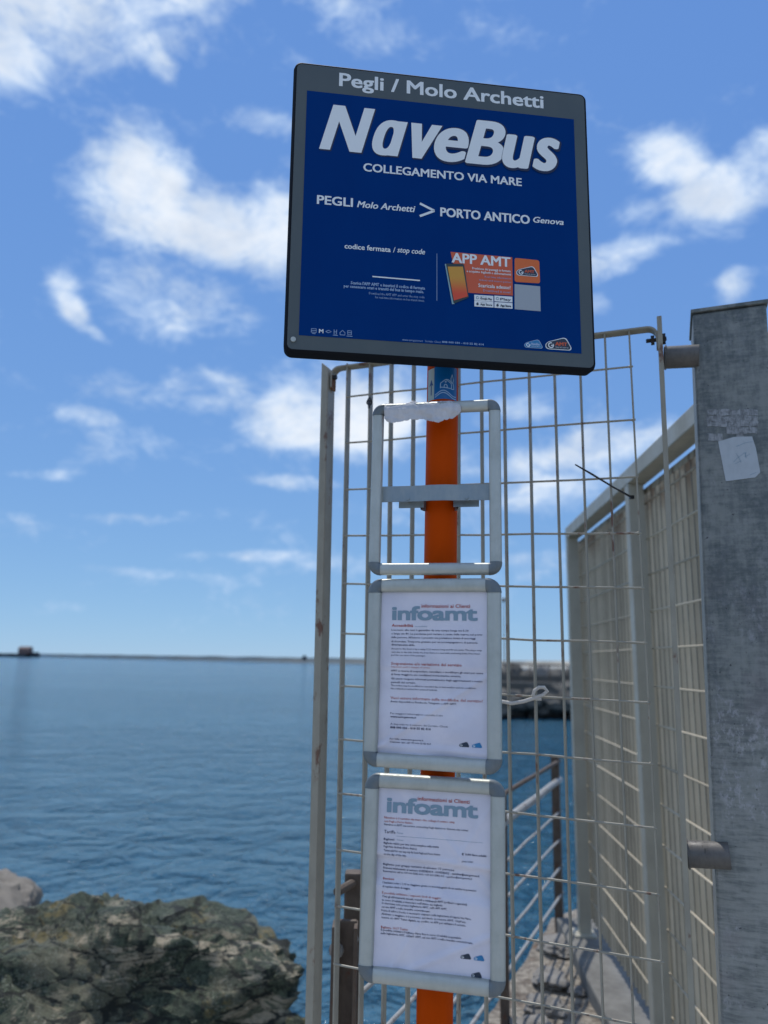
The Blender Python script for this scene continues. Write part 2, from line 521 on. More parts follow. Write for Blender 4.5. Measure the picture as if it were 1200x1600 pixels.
def rock_fn(gg, b, P, O):
    A = gg.mapping(P, rot=(.2, .55, .2), scale=(1, 1.2, 3.4))      # stretched along the bedding
    n = gg.noise(P, 3.0, 9, .66, .3)
    fine = gg.noise(P, 46, 9, .78)
    lay = gg.noise(A, 9, 9, .75, .4)
    c = gg.mixc(gg.rng(fine, .40, .60), (.018, .028, .020, 1), (.140, .180, .125, 1))
    c = gg.mixc(gg.rng(lay, .48, .58, 0, .6), c, (.070, .100, .075, 1))
    c = gg.mixc(gg.rng(n, .52, .60, 0, .6), c, (.21, .21, .155, 1))
    vein = gg.noise(gg.mapping(A, loc=(3, 1, 4)), 4.5, 12, .8, .5)
    where = gg.rng(gg.noise(gg.mapping(P, loc=(5.3, 5, 5)), 1.7, 4), .46, .56)
    vm = gg.math('MULTIPLY', gg.rng(vein, .50, .56), where)
    c = gg.mixc(gg.math('MULTIPLY', vm, gg.rng(fine, .34, .52, .35, 1)), c, (.56, .50, .40, 1))
    oc = gg.math('MULTIPLY', gg.rng(gg.noise(gg.mapping(P, loc=(3, 9, 1)), 5, 9, .7), .56, .62), gg.rng(fine, .35, .6, .4, .9))
    c = gg.mixc(oc, c, (.27, .22, .09, 1))
    spk = gg.math('MULTIPLY', gg.rng(gg.noise(P, 120, 4, .7), .57, .62), gg.rng(gg.noise(P, 6, 4, .6), .48, .58))
    c = gg.mixc(gg.math('MULTIPLY', spk, .8), c, (.40, .42, .39, 1))
    ck = gg.voronoi(gg.vmath('ADD', gg.mapping(A, scale=(5, 5, 3)), gg.vmath('SCALE', gg.mapping(P, scale=(1, 1, 1)), 0.0)), 1.0, 'DISTANCE_TO_EDGE')
    crack = gg.rng(gg.math('ADD', ck, gg.math('MULTIPLY', gg.math('SUBTRACT', lay, .5), .5)), .0, .05)
    c = gg.mixc(crack, (.028, .034, .028, 1), c)
    d_ = gg.vmath('LENGTH', gg.vmath('SUBTRACT', P, tuple(at(225, 1505, 2.80))))
    pm = gg.math('MULTIPLY', gg.rng(gg.math('ADD', d_, gg.math('MULTIPLY', gg.math('SUBTRACT', lay, .5), .5)), .24, .38, 1, 0), gg.rng(fine, .36, .5, .25, 1))
    c = gg.mixc(gg.math('MULTIPLY', pm, gg.rng(crack, 0, 1, .3, .85)), c, (.55, .48, .36, 1))
    c = gg.mixc(1.0, c, (1.12, 1.06, .90, 1), 'MULTIPLY')
    gg.put(b.inputs['Base Color'], c)
    b.inputs['Roughness'].default_value = .75
    h = gg.math('ADD', gg.math('MULTIPLY', fine, .8), gg.math('ADD', gg.math('MULTIPLY', lay, .9), gg.math('MULTIPLY', crack, .20)))
    bump(gg, b, h, 1.0, .040)


M_['rock'] = mat('dark_green_rock', (.06, .08, .06), .85, fn=rock_fn)
M_['rock_tan'] = mat('tan_rock', (.2, .17, .14), .85, fn=worn((.22, .195, .155), (.13, .115, .095), 5, amt=.8, bs=.8, rlo=.8, rhi=.95))
M_['rock_pale'] = mat('pale_rubble', (.4, .38, .34), .85, fn=worn((.25, .235, .21), (.11, .10, .085), 9, amt=.8, rust=.08, rustc=(.2, .1, .05), bs=.8, rlo=.8, rhi=.95))
M_['pier'] = mat('pier_concrete', (.2, .19, .17), .9, fn=worn((.12, .115, .10), (.06, .055, .045), .8, bs=.3, rlo=.8, rhi=.95))
M_['pier_dark'] = mat('pier_concrete_dark', (.02, .025, .02), .7, fn=worn((.022, .028, .024), (.012, .014, .012), .6, bs=.3))  # darker concrete for the parts below the pier deck
M_['breakwater'] = mat('breakwater_stone', (.10, .13, .13), .9, fn=worn((.060, .085, .085), (.04, .058, .06), .02, amt=.8, bs=0))
M_['far_red'] = mat('far_red_wall', (.17, .115, .10), .8)
M_['far_dark'] = mat('far_dark_stone', (.035, .045, .055), .9)


def water_fn(gg, b, P, O):
    b.inputs['IOR'].default_value = 1.33
    b.inputs['Roughness'].default_value = .10
    a = gg.noise(gg.mapping(P, scale=(.7, 1.0, 1), rot=(0, 0, .22)), .55, 3, .5, .8)
    c = gg.noise(gg.mapping(P, scale=(.8, 1.0, 1), rot=(0, 0, -.35), loc=(11, 0, 0)), 1.9, 4, .55, .9)
    d = gg.noise(gg.mapping(P, scale=(.9, 1, 1), rot=(0, 0, .3)), 6.5, 4, .6, .5)
    h = gg.math('ADD', gg.math('MULTIPLY', a, 1.05), gg.math('ADD', gg.math('MULTIPLY', c, .80), gg.math('MULTIPLY', d, .17)))
    bump(gg, b, h, 1.0, 1.0)
    f = gg.rng(gg.noise(gg.mapping(P, scale=(.25, 1, 1)), .05, 4, .6), .4, .62)
    gg.put(b.inputs['Base Color'], gg.mixc(f, (.030, .125, .200, 1), (.042, .155, .240, 1)))


M_['water'] = mat('sea_water', (.01, .06, .1), .1, fn=water_fn)

# ------------------------------------------------------------------ the setting
WZ = -1.2
mb = MB()
mb.add([(-9000, -3000, WZ), (9000, -3000, WZ), (9000, 16000, WZ), (-9000, 16000, WZ)], [(0, 1, 2, 3)])
tag(mb.build('sea', M_['water']), kind='structure')

RA, RB = Vector((-.06, 2.28, 0)), Vector((1.16, 5.02, 0))          # line of the quay railing


def quay_sheet():
    out_ = (RB - RA).normalized()
    side = Vector((-out_.y, out_.x, 0)) * .10
    pts = [(-6, -8), (4.5, -8), (4.5, 5.6), (1.6, 5.55), (RB + side + out_ * .12)[:2], (RA + side - out_ * .5)[:2], (-1.3, 1.7), (-6, 1.7)]
    bm = bmesh.new()
    vs = [bm.verts.new((x, y, 0)) for x, y in pts]
    bm.faces.new(vs)
    bmesh.ops.triangulate(bm, faces=bm.faces[:])
    r = bmesh.ops.extrude_face_region(bm, geom=bm.faces[:])
    for v in [q for q in r['geom'] if isinstance(q, bmesh.types.BMVert)]:
        v.co.z = -2.2
    bmesh.ops.recalc_face_normals(bm, faces=bm.faces)
    for _ in range(4):
        es = [e for e in bm.edges if all(abs(v.co.z) < .3 for v in e.verts) and e.calc_length() > .12 and max(v.co.y for v in e.verts) > 2.2 and min(v.co.x for v in e.verts) > -.6 and e.calc_length() < 9]
        bmesh.ops.subdivide_edges(bm, edges=es, cuts=2, use_grid_fill=False)
        bmesh.ops.triangulate(bm, faces=bm.faces[:])
    for v in bm.verts:
        if abs(v.co.z) < .01 and v.co.y > 2:
            v.co.z += (noise.noise(v.co * 3.1) * .025 + noise.noise(v.co * 9) * .012)
    me = bpy.data.meshes.new('quay')
    bm.to_mesh(me)
    bm.free()
    me.materials.append(M_['concrete'])
    o = bpy.data.objects.new('quay', me)
    C.objects.link(o)
    return tag(o, kind='structure')


quay_sheet()

# kerb under the tall fence
FK = .0613
FX0 = .876
fdir = Vector((FK, 1, 0)).normalized()
fside = Vector((fdir.y, -fdir.x, 0))                               # away from the walkway


def fpt(y, off, z):                                               # point on the tall fence: y ahead, off behind its inner face
    return Vector((FX0 + FK * y, y, z)) + fside * off


mb = MB()
mb.bar(fpt(1.3, .02, .035), fpt(4.95, .02, .035), .20, .13, (0, 0, 1))
kerb = MB()
kerb.box((fpt(1.3, .03, .03) + fpt(4.95, .03, .03)) / 2, (.11, 1.825, .05), fside, fdir)
tag(kerb.build('kerb', M_['kerbmat'], bevel=.012), kind='structure')


# ------------------------------------------------------------------ rocks
def rock(name, c, rad, seed, material, label, cat='rock', sub=5, rot=(0, 0, 0), rough=.30, group=None, boxy=.0, kind=None, facets=0):
    bm = bmesh.new()
    bmesh.ops.create_icosphere(bm, subdivisions=sub, radius=1)
    o_ = Vector((seed * 3.7, seed * 1.3, seed * 2.1))
    E = Matrix.Rotation(rot[2], 3, 'Z') @ Matrix.Rotation(rot[1], 3, 'Y') @ Matrix.Rotation(rot[0], 3, 'X')
    rr = random.Random(seed)
    planes = []
    for _ in range(facets):
        d = Vector((rr.gauss(0, 1), rr.gauss(0, 1), rr.gauss(0, .8))).normalized()
        planes.append((d, rr.uniform(.80, 1.02)))
    strata = Vector((.55, .15, .82)).normalized()
    across = strata.cross(Vector((0, 1, 0))).normalized()
    for v in bm.verts:
        p = v.co.copy()
        if boxy:
            m = max(abs(p.x), abs(p.y), abs(p.z))
            p = p.lerp(p / m, boxy)
        q = p + Vector((noise.noise(p * 2.5 + o_), noise.noise(p * 2.5 - o_), noise.noise(p * 2.5 + o_ * 2))) * .10
        for d, h in planes:
            e = q.dot(d) - h
            if e > 0:
                p -= d * e * .92
        n = noise.fractal(p * 1.1 + o_, 1.0, 2.1, 3) * rough
        n += (abs(noise.noise(p * 2.3 + o_)) - .25) * -rough * .5
        if sub > 4:
            n += noise.fractal(p * 5 + o_, .8, 2.2, 5) * rough * .22
            # broken layers: low steps across the bedding, longer along it
            k = p - strata * p.dot(strata) * .0
            s_ = p.dot(strata) * 9 + noise.noise(p * 1.7 + o_) * 2.4 + noise.noise(k * 5 + o_) * .5
            fr = s_ - math.floor(s_)
            n += ((fr ** 3) - .25) * rough * .24 * (.4 + noise.noise(p * 3 - o_) + .5)
            cell = noise.voronoi(Vector((p.dot(across) * 3, p.y * 3, p.dot(strata) * 9)) + o_)[0]
            n += (min(.3, cell[1] - cell[0]) - .2) * rough * .24
        p = p * (1 + n)
        v.co = E @ Vector((p.x * rad[0], p.y * rad[1], p.z * rad[2]))
    me = bpy.data.meshes.new(name)
    bm.to_mesh(me)
    bm.free()
    for p in me.polygons:
        p.use_smooth = True
    me.set_sharp_from_angle(angle=R(38))
    me.materials.append(material)
    o = bpy.data.objects.new(name, me)
    C.objects.link(o)
    o.location = c
    return tag(o, label, cat, group, kind)


rock('boulder', (-1.36, 3.35, -.20), (1.24, .78, .70), 4, M_['rock'], 'large dark green boulder with pale veins, rising from the water at the lower left', sub=7, boxy=.35, rot=(.0, .09, .1), rough=.22, facets=18)
rock('boulder', (-2.52, 5.0, -.17), (.47, .45, .44), 9, M_['rock_tan'], 'smooth tan boulder, smaller one behind the dark green boulder at the left edge', sub=5, rough=.2, boxy=.3)
rock('boulder', (-1.9, 2.2, -.6), (.8, .5, .6), 14, M_['rock'], 'dark boulder below the large green one, mostly outside the picture', sub=5, boxy=.4)
rock('boulder', (-.9, 4.3, -1.2), (.9, .7, .55), 17, M_['rock'], 'low dark boulder in the water behind the large green one', sub=5, boxy=.4)
rock('boulder', (-2.4, 3.4, -.9), (.9, .8, .7), 21, M_['rock_tan'], 'brown boulder wedged under the two upper boulders', sub=5, boxy=.4)

# rubble at the far end of the walkway, inside the railing
random.seed(5)
rub = [(1.04, 4.62, .11), (.90, 4.20, .08), (.80, 3.88, .10), (1.0, 4.08, .04), (.70, 3.66, .09), (.92, 3.72, .035)]
rlabels = ['pale stone at the far foot of the rusty railing post', 'second stone from the far end along the foot of the railing', 'third stone from the far end along the foot of the railing',
           'small stone lying in the middle of the walkway, nearer the fence', 'nearest and flattest pale stone along the foot of the railing', 'smallest stone, close to the bottom edge between railing and kerb']
for i, (x, y, s) in enumerate(rub):
    rock('stone', (x, y, s * .18), (s, s * random.uniform(.8, 1.3), s * random.uniform(.25, .4)), 30 + i, M_['rock_pale'], rlabels[i], 'stone', sub=4, rot=(0, 0, random.uniform(0, 3)), rough=.35, group='pale stones on the walkway', boxy=.4)

# ------------------------------------------------------------------ far breakwater
def far_wall():
    rows = []
    p0, p1 = Vector((-640, 1240, 0)), Vector((120, 470, 0))
    n = 90
    d = (p1 - p0)
    side = Vector((d.y, -d.x, 0)).normalized()
    if side.y > 0:
        side = -side
    vs, fs = [], []
    for i in range(n + 1):
        t = i / n
        p = p0 + d * t
        h = 3.4 + noise.noise(Vector((t * 30, 1, 0))) * .7 + noise.noise(Vector((t * 90, 5, 0))) * .4
        vs += [p + side * 9 + Vector((0, 0, WZ - 1)), p + side * 4 + Vector((0, 0, .4 + noise.noise(Vector((t * 80, 2, 0))) * .8)), p + Vector((0, 0, h)), p - side * 5 + Vector((0, 0, h)), p - side * 9 + Vector((0, 0, WZ - 1))]
    for i in range(n):
        for k in range(4):
            a = i * 5 + k
            fs.append((a, a + 5, a + 6, a + 1))
    fs.append((0, 1, 2, 3, 4))
    fs.append(tuple(n * 5 + k for k in (4, 3, 2, 1, 0)))
    return MB().add(vs, fs)


tag(far_wall().build('breakwater', M_['breakwater']), 'long low stone breakwater along the horizon', 'breakwater')
# low harbour building and dark mole at the far left
px = lambda x, y, D: at(x, y, D)
bb = thing('harbour_building', (at(40, 1020, 900).x, 900, WZ), 'tiny reddish harbour building on the horizon at the far left', 'building')
c = at(40, 1016, 900)
MB().box((c.x, 900, 3.6), (6.5, 5, 5.2)).build('wall', M_['far_red'], bb)
MB().add([(c.x - 7, 894.6, 8.8), (c.x + 7, 894.6, 8.8), (c.x + 7, 905.4, 8.8), (c.x - 7, 905.4, 8.8), (c.x - 7, 900, 11.4), (c.x + 7, 900, 11.4)], [(0, 1, 5, 4), (2, 3, 4, 5), (0, 4, 3), (1, 2, 5), (0, 3, 2, 1)]).build('roof', M_['far_red'], bb)
MB().box((c.x + 10.5, 901, 1.8), (4.0, 4, 3.0)).build('annexe', M_['far_dark'], bb)
mo = MB()
e = at(55, 1020, 900).x
b0 = at(-60, 1020, 900).x
mo.box(((e + b0) / 2, 902, .2), ((e - b0) / 2, 12, 2.0))
for k in range(14):
    x = b0 + (e - b0) * (k + .5) / 14
    mo.box((x, 892 + (k % 3), .0), (3.4, 3, 1.9 + (k * 7 % 5) * .25))
tag(mo.build('mole', M_['far_dark']), 'dark low mole under the reddish harbour building', 'mole')
hut = MB()
c = at(476, 1032, 590)
hut.box((c.x, 588, 2.6), (1.6, 1.5, 1.7)).box((c.x, 588, 4.5), (.8, .8, .4))
tag(hut.build('beacon_hut', M_['far_dark']), 'tiny dark beacon hut on the breakwater beside the left mesh post', 'hut')

# ------------------------------------------------------------------ concrete pier in the middle distance
pr = thing('concrete_pier', (9.5, 42, WZ), 'dark concrete pier standing in the water behind the mesh panel', 'pier')
MB().box((17, 43, .22), (12.6, 3, .42)).build('deck', M_['pier'], pr, bevel=.05)
MB().box((17, 43.3, -.9), (12.0, 2.5, .70)).build('underside', M_['pier_dark'], pr)
for k in range(9):
    MB().box((5.2 + k * 2.9, 40.4, -.85), (.35, .3, .66)).build('pile', M_['pier_dark'], pr)
MB().box((17, 41.2, .81), (12.4, .25, .17)).build('coping', M_['pier'], pr)
rl = MB()
for k in range(26):
    rl.tube([(5 + k, 40.6, .64), (5 + k, 40.6, 1.55)], .03, 6)
rl.tube([(4.6, 40.6, 1.55), (29, 40.6, 1.50)], .045, 6)
rl.build('rail', M_['rusty'], pr)
for i, (x, y, s) in enumerate([(6.5, 41.9, .6), (7.2, 42.2, .8), (8.1, 41.9, .55), (8.9, 42.4, .72), (9.7, 42, .6), (10.6, 42.3, .7)]):
    rock('pier_stone', (x, y, .6 + s * .4), (s, s, s * .8), 60 + i, M_['rock_pale'] if i in (3,) else M_['pier'],
         ['brown stone at the left end of the pier top', 'second brown stone on the pier top', 'low brown stone in the middle of the pier top', 'pale rounded stone on the pier top', 'brown stone right of the pale one on the pier', 'last brown stone on the pier beside the fence'][i],
         'stone', sub=3, rough=.3, group='stones heaped on the far pier')
rr_ = random.Random(3)
src_ = None
for i in range(14):
    x = 5.2 + i * .62 + rr_.uniform(-.15, .15)
    q_ = (x, 39.9 + rr_.uniform(-.3, .3), -.55 + rr_.uniform(-.35, .45))
    sc_ = rr_.uniform(.55, .95)
    if src_ is None:
        src_ = rock('pier_boulder', q_, (1, 1, .8), 77, M_['pier'], 'dark boulder in the heap piled against the front of the far pier', 'rock', sub=4, rough=.35, group='boulders heaped against the far pier', boxy=.3, facets=10)
        b_ = src_
    else:
        b_ = src_.copy()
        C.objects.link(b_)
        b_.location = q_
    b_.scale = (sc_, sc_, sc_ * rr_.uniform(.7, 1.1))
    b_.rotation_euler = (0, rr_.uniform(-.4, .4), rr_.uniform(0, 6))
lp = thing('pier_lamp', (6.52, 42, .64), 'thin lamp post on the far pier beside the notice frames', 'lamp post')
top = at(787, 940, 42)
MB().tube([(top.x, 42, .64), (top.x, 42, top.z)], [.055, .035], 8).build('post', M_['rail'], lp)
MB().tube([(top.x, 42, top.z - .02), (top.x, 42, top.z + .1), (top.x, 42, top.z + .22)], [.10, .16, .04], 10).build('lamp_head', M_['rusty'], lp)

# ------------------------------------------------------------------ quay railing
rd = (RB - RA).normalized()
rn = Vector((-rd.y, rd.x, 0))
rail = thing('quay_railing', RA, 'rusty grey pipe railing along the quay edge, running away behind the mesh panel', 'railing')
for s_, z_, r_ in ((0, .985, .012), (0, .84, .0205), (0, .68, .007), (0, .52, .007), (0, .36, .007), (0, .20, .008)):
    a = RA + Vector((0, 0, z_)) - rd * .12
    b = RB + Vector((0, 0, z_ + (.03 if r_ > .02 else 0)))
    pts = [a.lerp(b, t / 10) + Vector((0, 0, noise.noise(Vector((t * .9, z_ * 9, 3))) * .008)) for t in range(11)]
    MB().tube(pts, r_, 10).build('rail', M_['rusty'] if z_ in (.985,) else M_['rail'], rail, smooth=True)
for t in (.53,):
    p = RA.lerp(RB, t)
    MB().bar(p + Vector((0, 0, -.02)), p + Vector((0, 0, .99)), .035, .035, rn).build('post', M_['rusty'], rail)
p = Vector((1.125, 4.98, 0))
MB().bar(p + Vector((0, 0, -.02)), p + Vector((0, 0, 1.02)), .048, .045, rn).build('post', M_['rusty'], rail, bevel=.004)

gp = thing('steel_post', RA, 'tall dark brown square steel post, the one behind the lowest notice frame', 'post')
ta = at(553, 1361, 2.28)
MB().bar((ta.x, 2.28, 0), (ta.x, 2.28, ta.z), .050, .050, (1, 0, 0)).build('shaft', M_['rusty'], gp, bevel=.006)
MB().box((ta.x, 2.28, .006), (.06, .06, .006)).build('base_plate', M_['rusty'], gp)
tb = at(540, 1437, 2.18)
gq = thing('steel_post', (tb.x, 2.18, -1.0), 'shorter dark brown channel post beside the taller square one', 'post')
w = 35 * 2.18 / 1160
q = MB()
zt, zb = tb.z, -1.1
q.box((tb.x + .004, 2.18, (zt + zb) / 2), (w / 2 - .006, .008, (zt - zb) / 2))
q.build('web', M_['rusty'], gq, bevel=.003)
q = MB().box((tb.x - w / 2 + .004, 2.165, (zt + zb) / 2 - .004), (.005, .032, (zt - zb) / 2))
q.build('flange', M_['rusty'], gq, bevel=.002)
q = MB().box((tb.x + w / 2 - .004, 2.165, (zt + zb) / 2 - .006), (.005, .032, (zt - zb) / 2))
q.build('flange', M_['rusty'], gq, bevel=.002)

# ------------------------------------------------------------------ tall fence at the right
tf = thing('tall_fence', fpt(3.2, 0, 0), 'tall beige steel grating fence along the walkway, running away behind the galvanised column', 'fence')
YN, YM, YF = 1.62, 3.21, 4.66
b = MB()
b.box((fpt(YN, .0415, 2.42) + fpt(YF + .03, .0415, 2.42)) / 2, (.0415, (YF + .03 - YN) / 2 / fdir.y, .035), fside, fdir)
b.build('top_beam', M_['post_paint'], tf, bevel=.004)
for y in (YM, YF):
    MB().box(fpt(y, .035, 1.23), (.034, .032, 1.155), fside, fdir).build('post', M_['post_paint'], tf, bevel=.004)
    MB().box(fpt(y, .03, .086), (.06, .07, .005), fside, fdir).build('base_plate', M_['post_paint'], tf)
ztop, zbot = 2.368, .14
bays = ((YN + .02, YM + .14), (YM + .145, YF + .16))
bar_me = None
for (y0, y1) in bays:
    f_ = MB()
    pan = MB().box(fpt((y0 + y1) / 2, .0835, ztop - .011), (.0016, (y1 - y0) / 2, .013), fside, fdir).build('panel', M_['fence_paint'], tf)
    n = int((y1 - y0 - .01) / .062)
    for k in range(n + 1):
        y = y0 + .012 + k * .062
        M = Matrix.Translation(fpt(y, .098, 0))
        if bar_me is None:
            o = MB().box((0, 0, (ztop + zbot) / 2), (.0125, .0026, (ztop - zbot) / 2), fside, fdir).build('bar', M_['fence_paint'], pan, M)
            bar_me = o.data
        else:
            o = bpy.data.objects.new('bar', bar_me)
            C.objects.link(o)
            place(o, pan, M)
    k = 0
    z = 2.30
    while z > zbot:
        MB().tube([fpt(y0, .0805, z), fpt(y1, .0805, z)], .0042, 6).build('wire', M_['fence_paint'], pan, smooth=True)
        z -= .157

# ------------------------------------------------------------------ mesh panel across the walkway end
PA, PB = Vector((-.147, 1.96, 0)), Vector((.641, 1.66, 0))
pd = (PB - PA).normalized()
pn = Vector((pd.y, -pd.x, 0))                                      # towards the viewer


def on_panel(x, y, off=0.):
    v = ray(x, y)
    o0 = PA + pn * off
    t = (o0 - EYE).dot(pn) / v.dot(pn)
    return EYE + v * t


mp = thing('mesh_panel', (.25, 1.81, .3), 'upright grey steel grating panel between the tall narrow left post and the galvanised column', 'panel')
topx = [545, 580, 612, 647, 682, 717, 752, 787, 826, 865, 905, 945, 983]
botx = [524, 563, 599, 637, 676, 717, 760, 804, 849, 895, 943, 990, 1038]
for a, b_ in zip(topx, botx):
    ty = 572 + (518 - 572) * (a - 530) / 460
    tp, bp = on_panel(a, ty), on_panel(b_, 1600)
    mid = on_panel((a + b_) / 2 + random.uniform(-1, 1), (ty + 1600) / 2)
    bp = tp + (bp - tp) * ((tp.z - .32) / (tp.z - bp.z))
    m = MB()
    d = .0125
    th = .0019
    rows = []
    for q in (tp, mid, bp):
        rows.append([q + pd * sx * th + pn * sy * d for sx, sy in ((-1, -1), (1, -1), (1, 1), (-1, 1))])
    vs = [v for r_ in rows for v in r_]
    fs = [(0, 1, 2, 3), (8, 11, 10, 9)]
    for k in (0, 4):
        for i in range(4):
            j = (i + 1) % 4
            fs.append((k + i, k + 4 + i, k + 4 + j, k + j))
    m.add(vs, fs).build('bar', M_['mesh_paint'], mp)
lw = [(545, 620), (543.5, 692), (542, 765), (540, 837), (539, 912), (537.5, 990), (536, 1072), (534, 1155), (532, 1240), (530, 1328), (528, 1416), (526, 1507)]
rw = [(985, 573), (989, 656), (994, 745), (998, 833), (1003, 919), (1007, 1005), (1012, 1098), (1017, 1194), (1022, 1294), (1027, 1398), (1033, 1503), (1038, 1610)]
for (a, b_) in zip(lw, rw):
    p, q = on_panel(*a, .011), on_panel(*b_, .011)
    u = (q - p).normalized()
    pts = [(p - u * .008).lerp(q + u * .006, t / 6) + Vector((0, 0, 0 if t in (0, 6) else random.uniform(-.0015, .0015))) for t in range(7)]
    MB().tube(pts, .0026, 8).build('wire', M_['mesh_paint'], mp, smooth=True)
# weld beads where wires cross bars
wd = MB()
for (a, b_) in zip(lw, rw):
    p, q = on_panel(*a, .0105), on_panel(*b_, .0105)
    for (ta_, tb_) in zip(topx, botx):
        A0, B0 = on_panel(ta_, 560, .0105), on_panel(tb_, 1600, .0105)
        d1, d2 = q - p, B0 - A0
        den = d1.dot(pd) * d2.z - d1.z * d2.dot(pd)
        w0 = A0 - p
        tt = (w0.dot(pd) * d2.z - w0.z * d2.dot(pd)) / den
        c_ = p + d1 * tt
        r_ = random.uniform(.0036, .0052)
        jx, jz = random.uniform(-.001, .001), random.uniform(-.001, .001)
        c_ = c_ + pd * jx + z * jz if False else c_ + pd * jx + Vector((0, 0, jz))
        wd.add([c_ + pd * r_, c_ - pd * r_, c_ + Vector((0, 0, r_)), c_ - Vector((0, 0, r_)), c_ + pn * .0036, c_ - pn * .0036],
               [(0, 2, 4), (2, 1, 4), (1, 3, 4), (3, 0, 4), (2, 0, 5), (1, 2, 5), (3, 1, 5), (0, 3, 5)])
tag(wd.build('weld_bead', M_['mesh_paint'], mp, smooth=True, angle=180), kind='stuff')
# flat top bar, its ends bent down
L, Rr = on_panel(521, 577), on_panel(1026, 513)
pts = []
rad = .022
u = (Rr - L).normalized()
dn = Vector((0, 0, -1))
pts = [L + dn * .058, L + dn * rad]
for k in range(1, 5):
    a = k / 5 * math.pi / 2
    pts.append(L + u * rad * (1 - math.cos(a)) + dn * rad * (1 - math.sin(a)))
pts.append(L + u * rad)
pts.append(L.lerp(Rr, .5) + Vector((0, 0, .001)))
pts.append(Rr - u * rad)
for k in range(1, 5):
    a = k / 5 * math.pi / 2
    pts.append(Rr - u * rad * (1 - math.sin(a)) + dn * rad * (1 - math.cos(a)))
pts += [Rr + dn * rad, Rr + dn * .052]
m = MB()
n = len(pts)
for i, p in enumerate(pts):
    t = (pts[min(i + 1, n - 1)] - pts[max(i - 1, 0)]).normalized()
    nn = t.cross(pn).normalized()
    for sx, sy in ((-1, -1), (1, -1), (1, 1), (-1, 1)):
        m.v.append(p + nn * sx * .0028 + pn * sy * .015)
for i in range(n - 1):
    for k in range(4):
        j = (k + 1) % 4
        m.f.append([i * 4 + k, i * 4 + j, i * 4 + 4 + j, i * 4 + 4 + k])
m.f += [[0, 1, 2, 3], [n * 4 - 4, n * 4 - 3, n * 4 - 2, n * 4 - 1]]
m.build('top_bar', M_['mesh_paint'], mp, bevel=.0015)

# left flat post with a rusty clip
gl = thing('flat_post', on_panel(510, 1600) * 1, 'tall narrow grey steel post at the left end of the mesh panel', 'post')
tp, bp = on_panel(508, 571), on_panel(483, 1600)
bp = tp + (bp - tp) * ((tp.z + 1.25) / (tp.z - bp.z))
m = MB()
z = Vector((0, 0, 1))
for q, cut in ((tp, 1), (bp, 0)):
    for sx, sy in ((0, -1), (1, -1), (1, 1), (0, 1)):
        m.v.append(q + pd * sx * .021 + pn * (sy * .024) - z * (.018 * cut * sx))
m.f += [[0, 1, 2, 3], [7, 6, 5, 4]] + [[i, i + 4, (i + 1) % 4 + 4, (i + 1) % 4] for i in range(4)]
m.build('shaft', M_['mesh_paint'], gl, bevel=.002)
q = on_panel(519, 598)
MB().box(q + pd * .003, (.0025, .013, .022), pd, pn).build('clip', M_['rust'], gl)
MB().tube([q + pn * .006 - pd * .012 + z * .012, q + pn * .006 + pd * .016 + z * .012], .0065, 6).build('bolt', M_['bolt'], gl)

# right flat bar, bolts, brackets and the column
gr = thing('flat_bar', on_panel(1085, 1600), 'narrow grey flat bar standing between the mesh panel and the galvanised column', 'post')
tp, bp = on_panel(1030, 499), on_panel(1082, 1600)
bp = tp + (bp - tp) * ((tp.z - .25) / (tp.z - bp.z))
m = MB()
for q_, cut in ((tp, 1), (bp, 0)):
    for sx, sy in ((-1, -1), (1, -1), (1, 1), (-1, 1)):
        m.v.append(q_ + pd * sx * .0055 + pn * (sy * .020) - z * (.02 * cut * (sy < 0)))
m.f += [[0, 1, 2, 3], [7, 6, 5, 4]] + [[i, i + 4, (i + 1) % 4 + 4, (i + 1) % 4] for i in range(4)]
m.build('shaft', M_['mesh_paint'], gr, bevel=.001)
q = on_panel(1026, 531, .005)
MB().tube([q - pd * .024, q + pd * .022], .0052, 8).build('bolt', M_['bolt'], gr)
MB().tube([q - pd * .013, q - pd * .005], .0115, 6).build('nut', M_['bolt'], gr)
MB().tube([q + pd * .011, q + pd * .020], .013, 6).build('nut', M_['bolt'], gr)
for (x0, y0, x1, y1) in ((1037, 559, 1092, 556), (1072, 1334, 1140, 1337)):
    a, b_ = on_panel(x0, y0, -.035), on_panel(x1, y1, -.035)
    MB().tube([a, b_], .0270, 28).build('bracket_tube', M_['bracket'], gr, smooth=True)
    u_ = (b_ - a).normalized()
    ed = on_col(x1 - (5 if y0 < 900 else 13), y1, .0) if False else a.lerp(b_, .80 if y0 < 900 else .79)
    wr = MB()
    ring_ = [(pn * math.cos(k * math.pi / 12) + u_.cross(pn) * math.sin(k * math.pi / 12)) * (.0275 + .0012 * math.sin(k * 2.7)) for k in range(25)]
    wr.tube([a + u_ * .004 + v_ for v_ in ring_], .0024, 6)
    wr.build('weld_seam', M_['bracket'], gr, smooth=True)

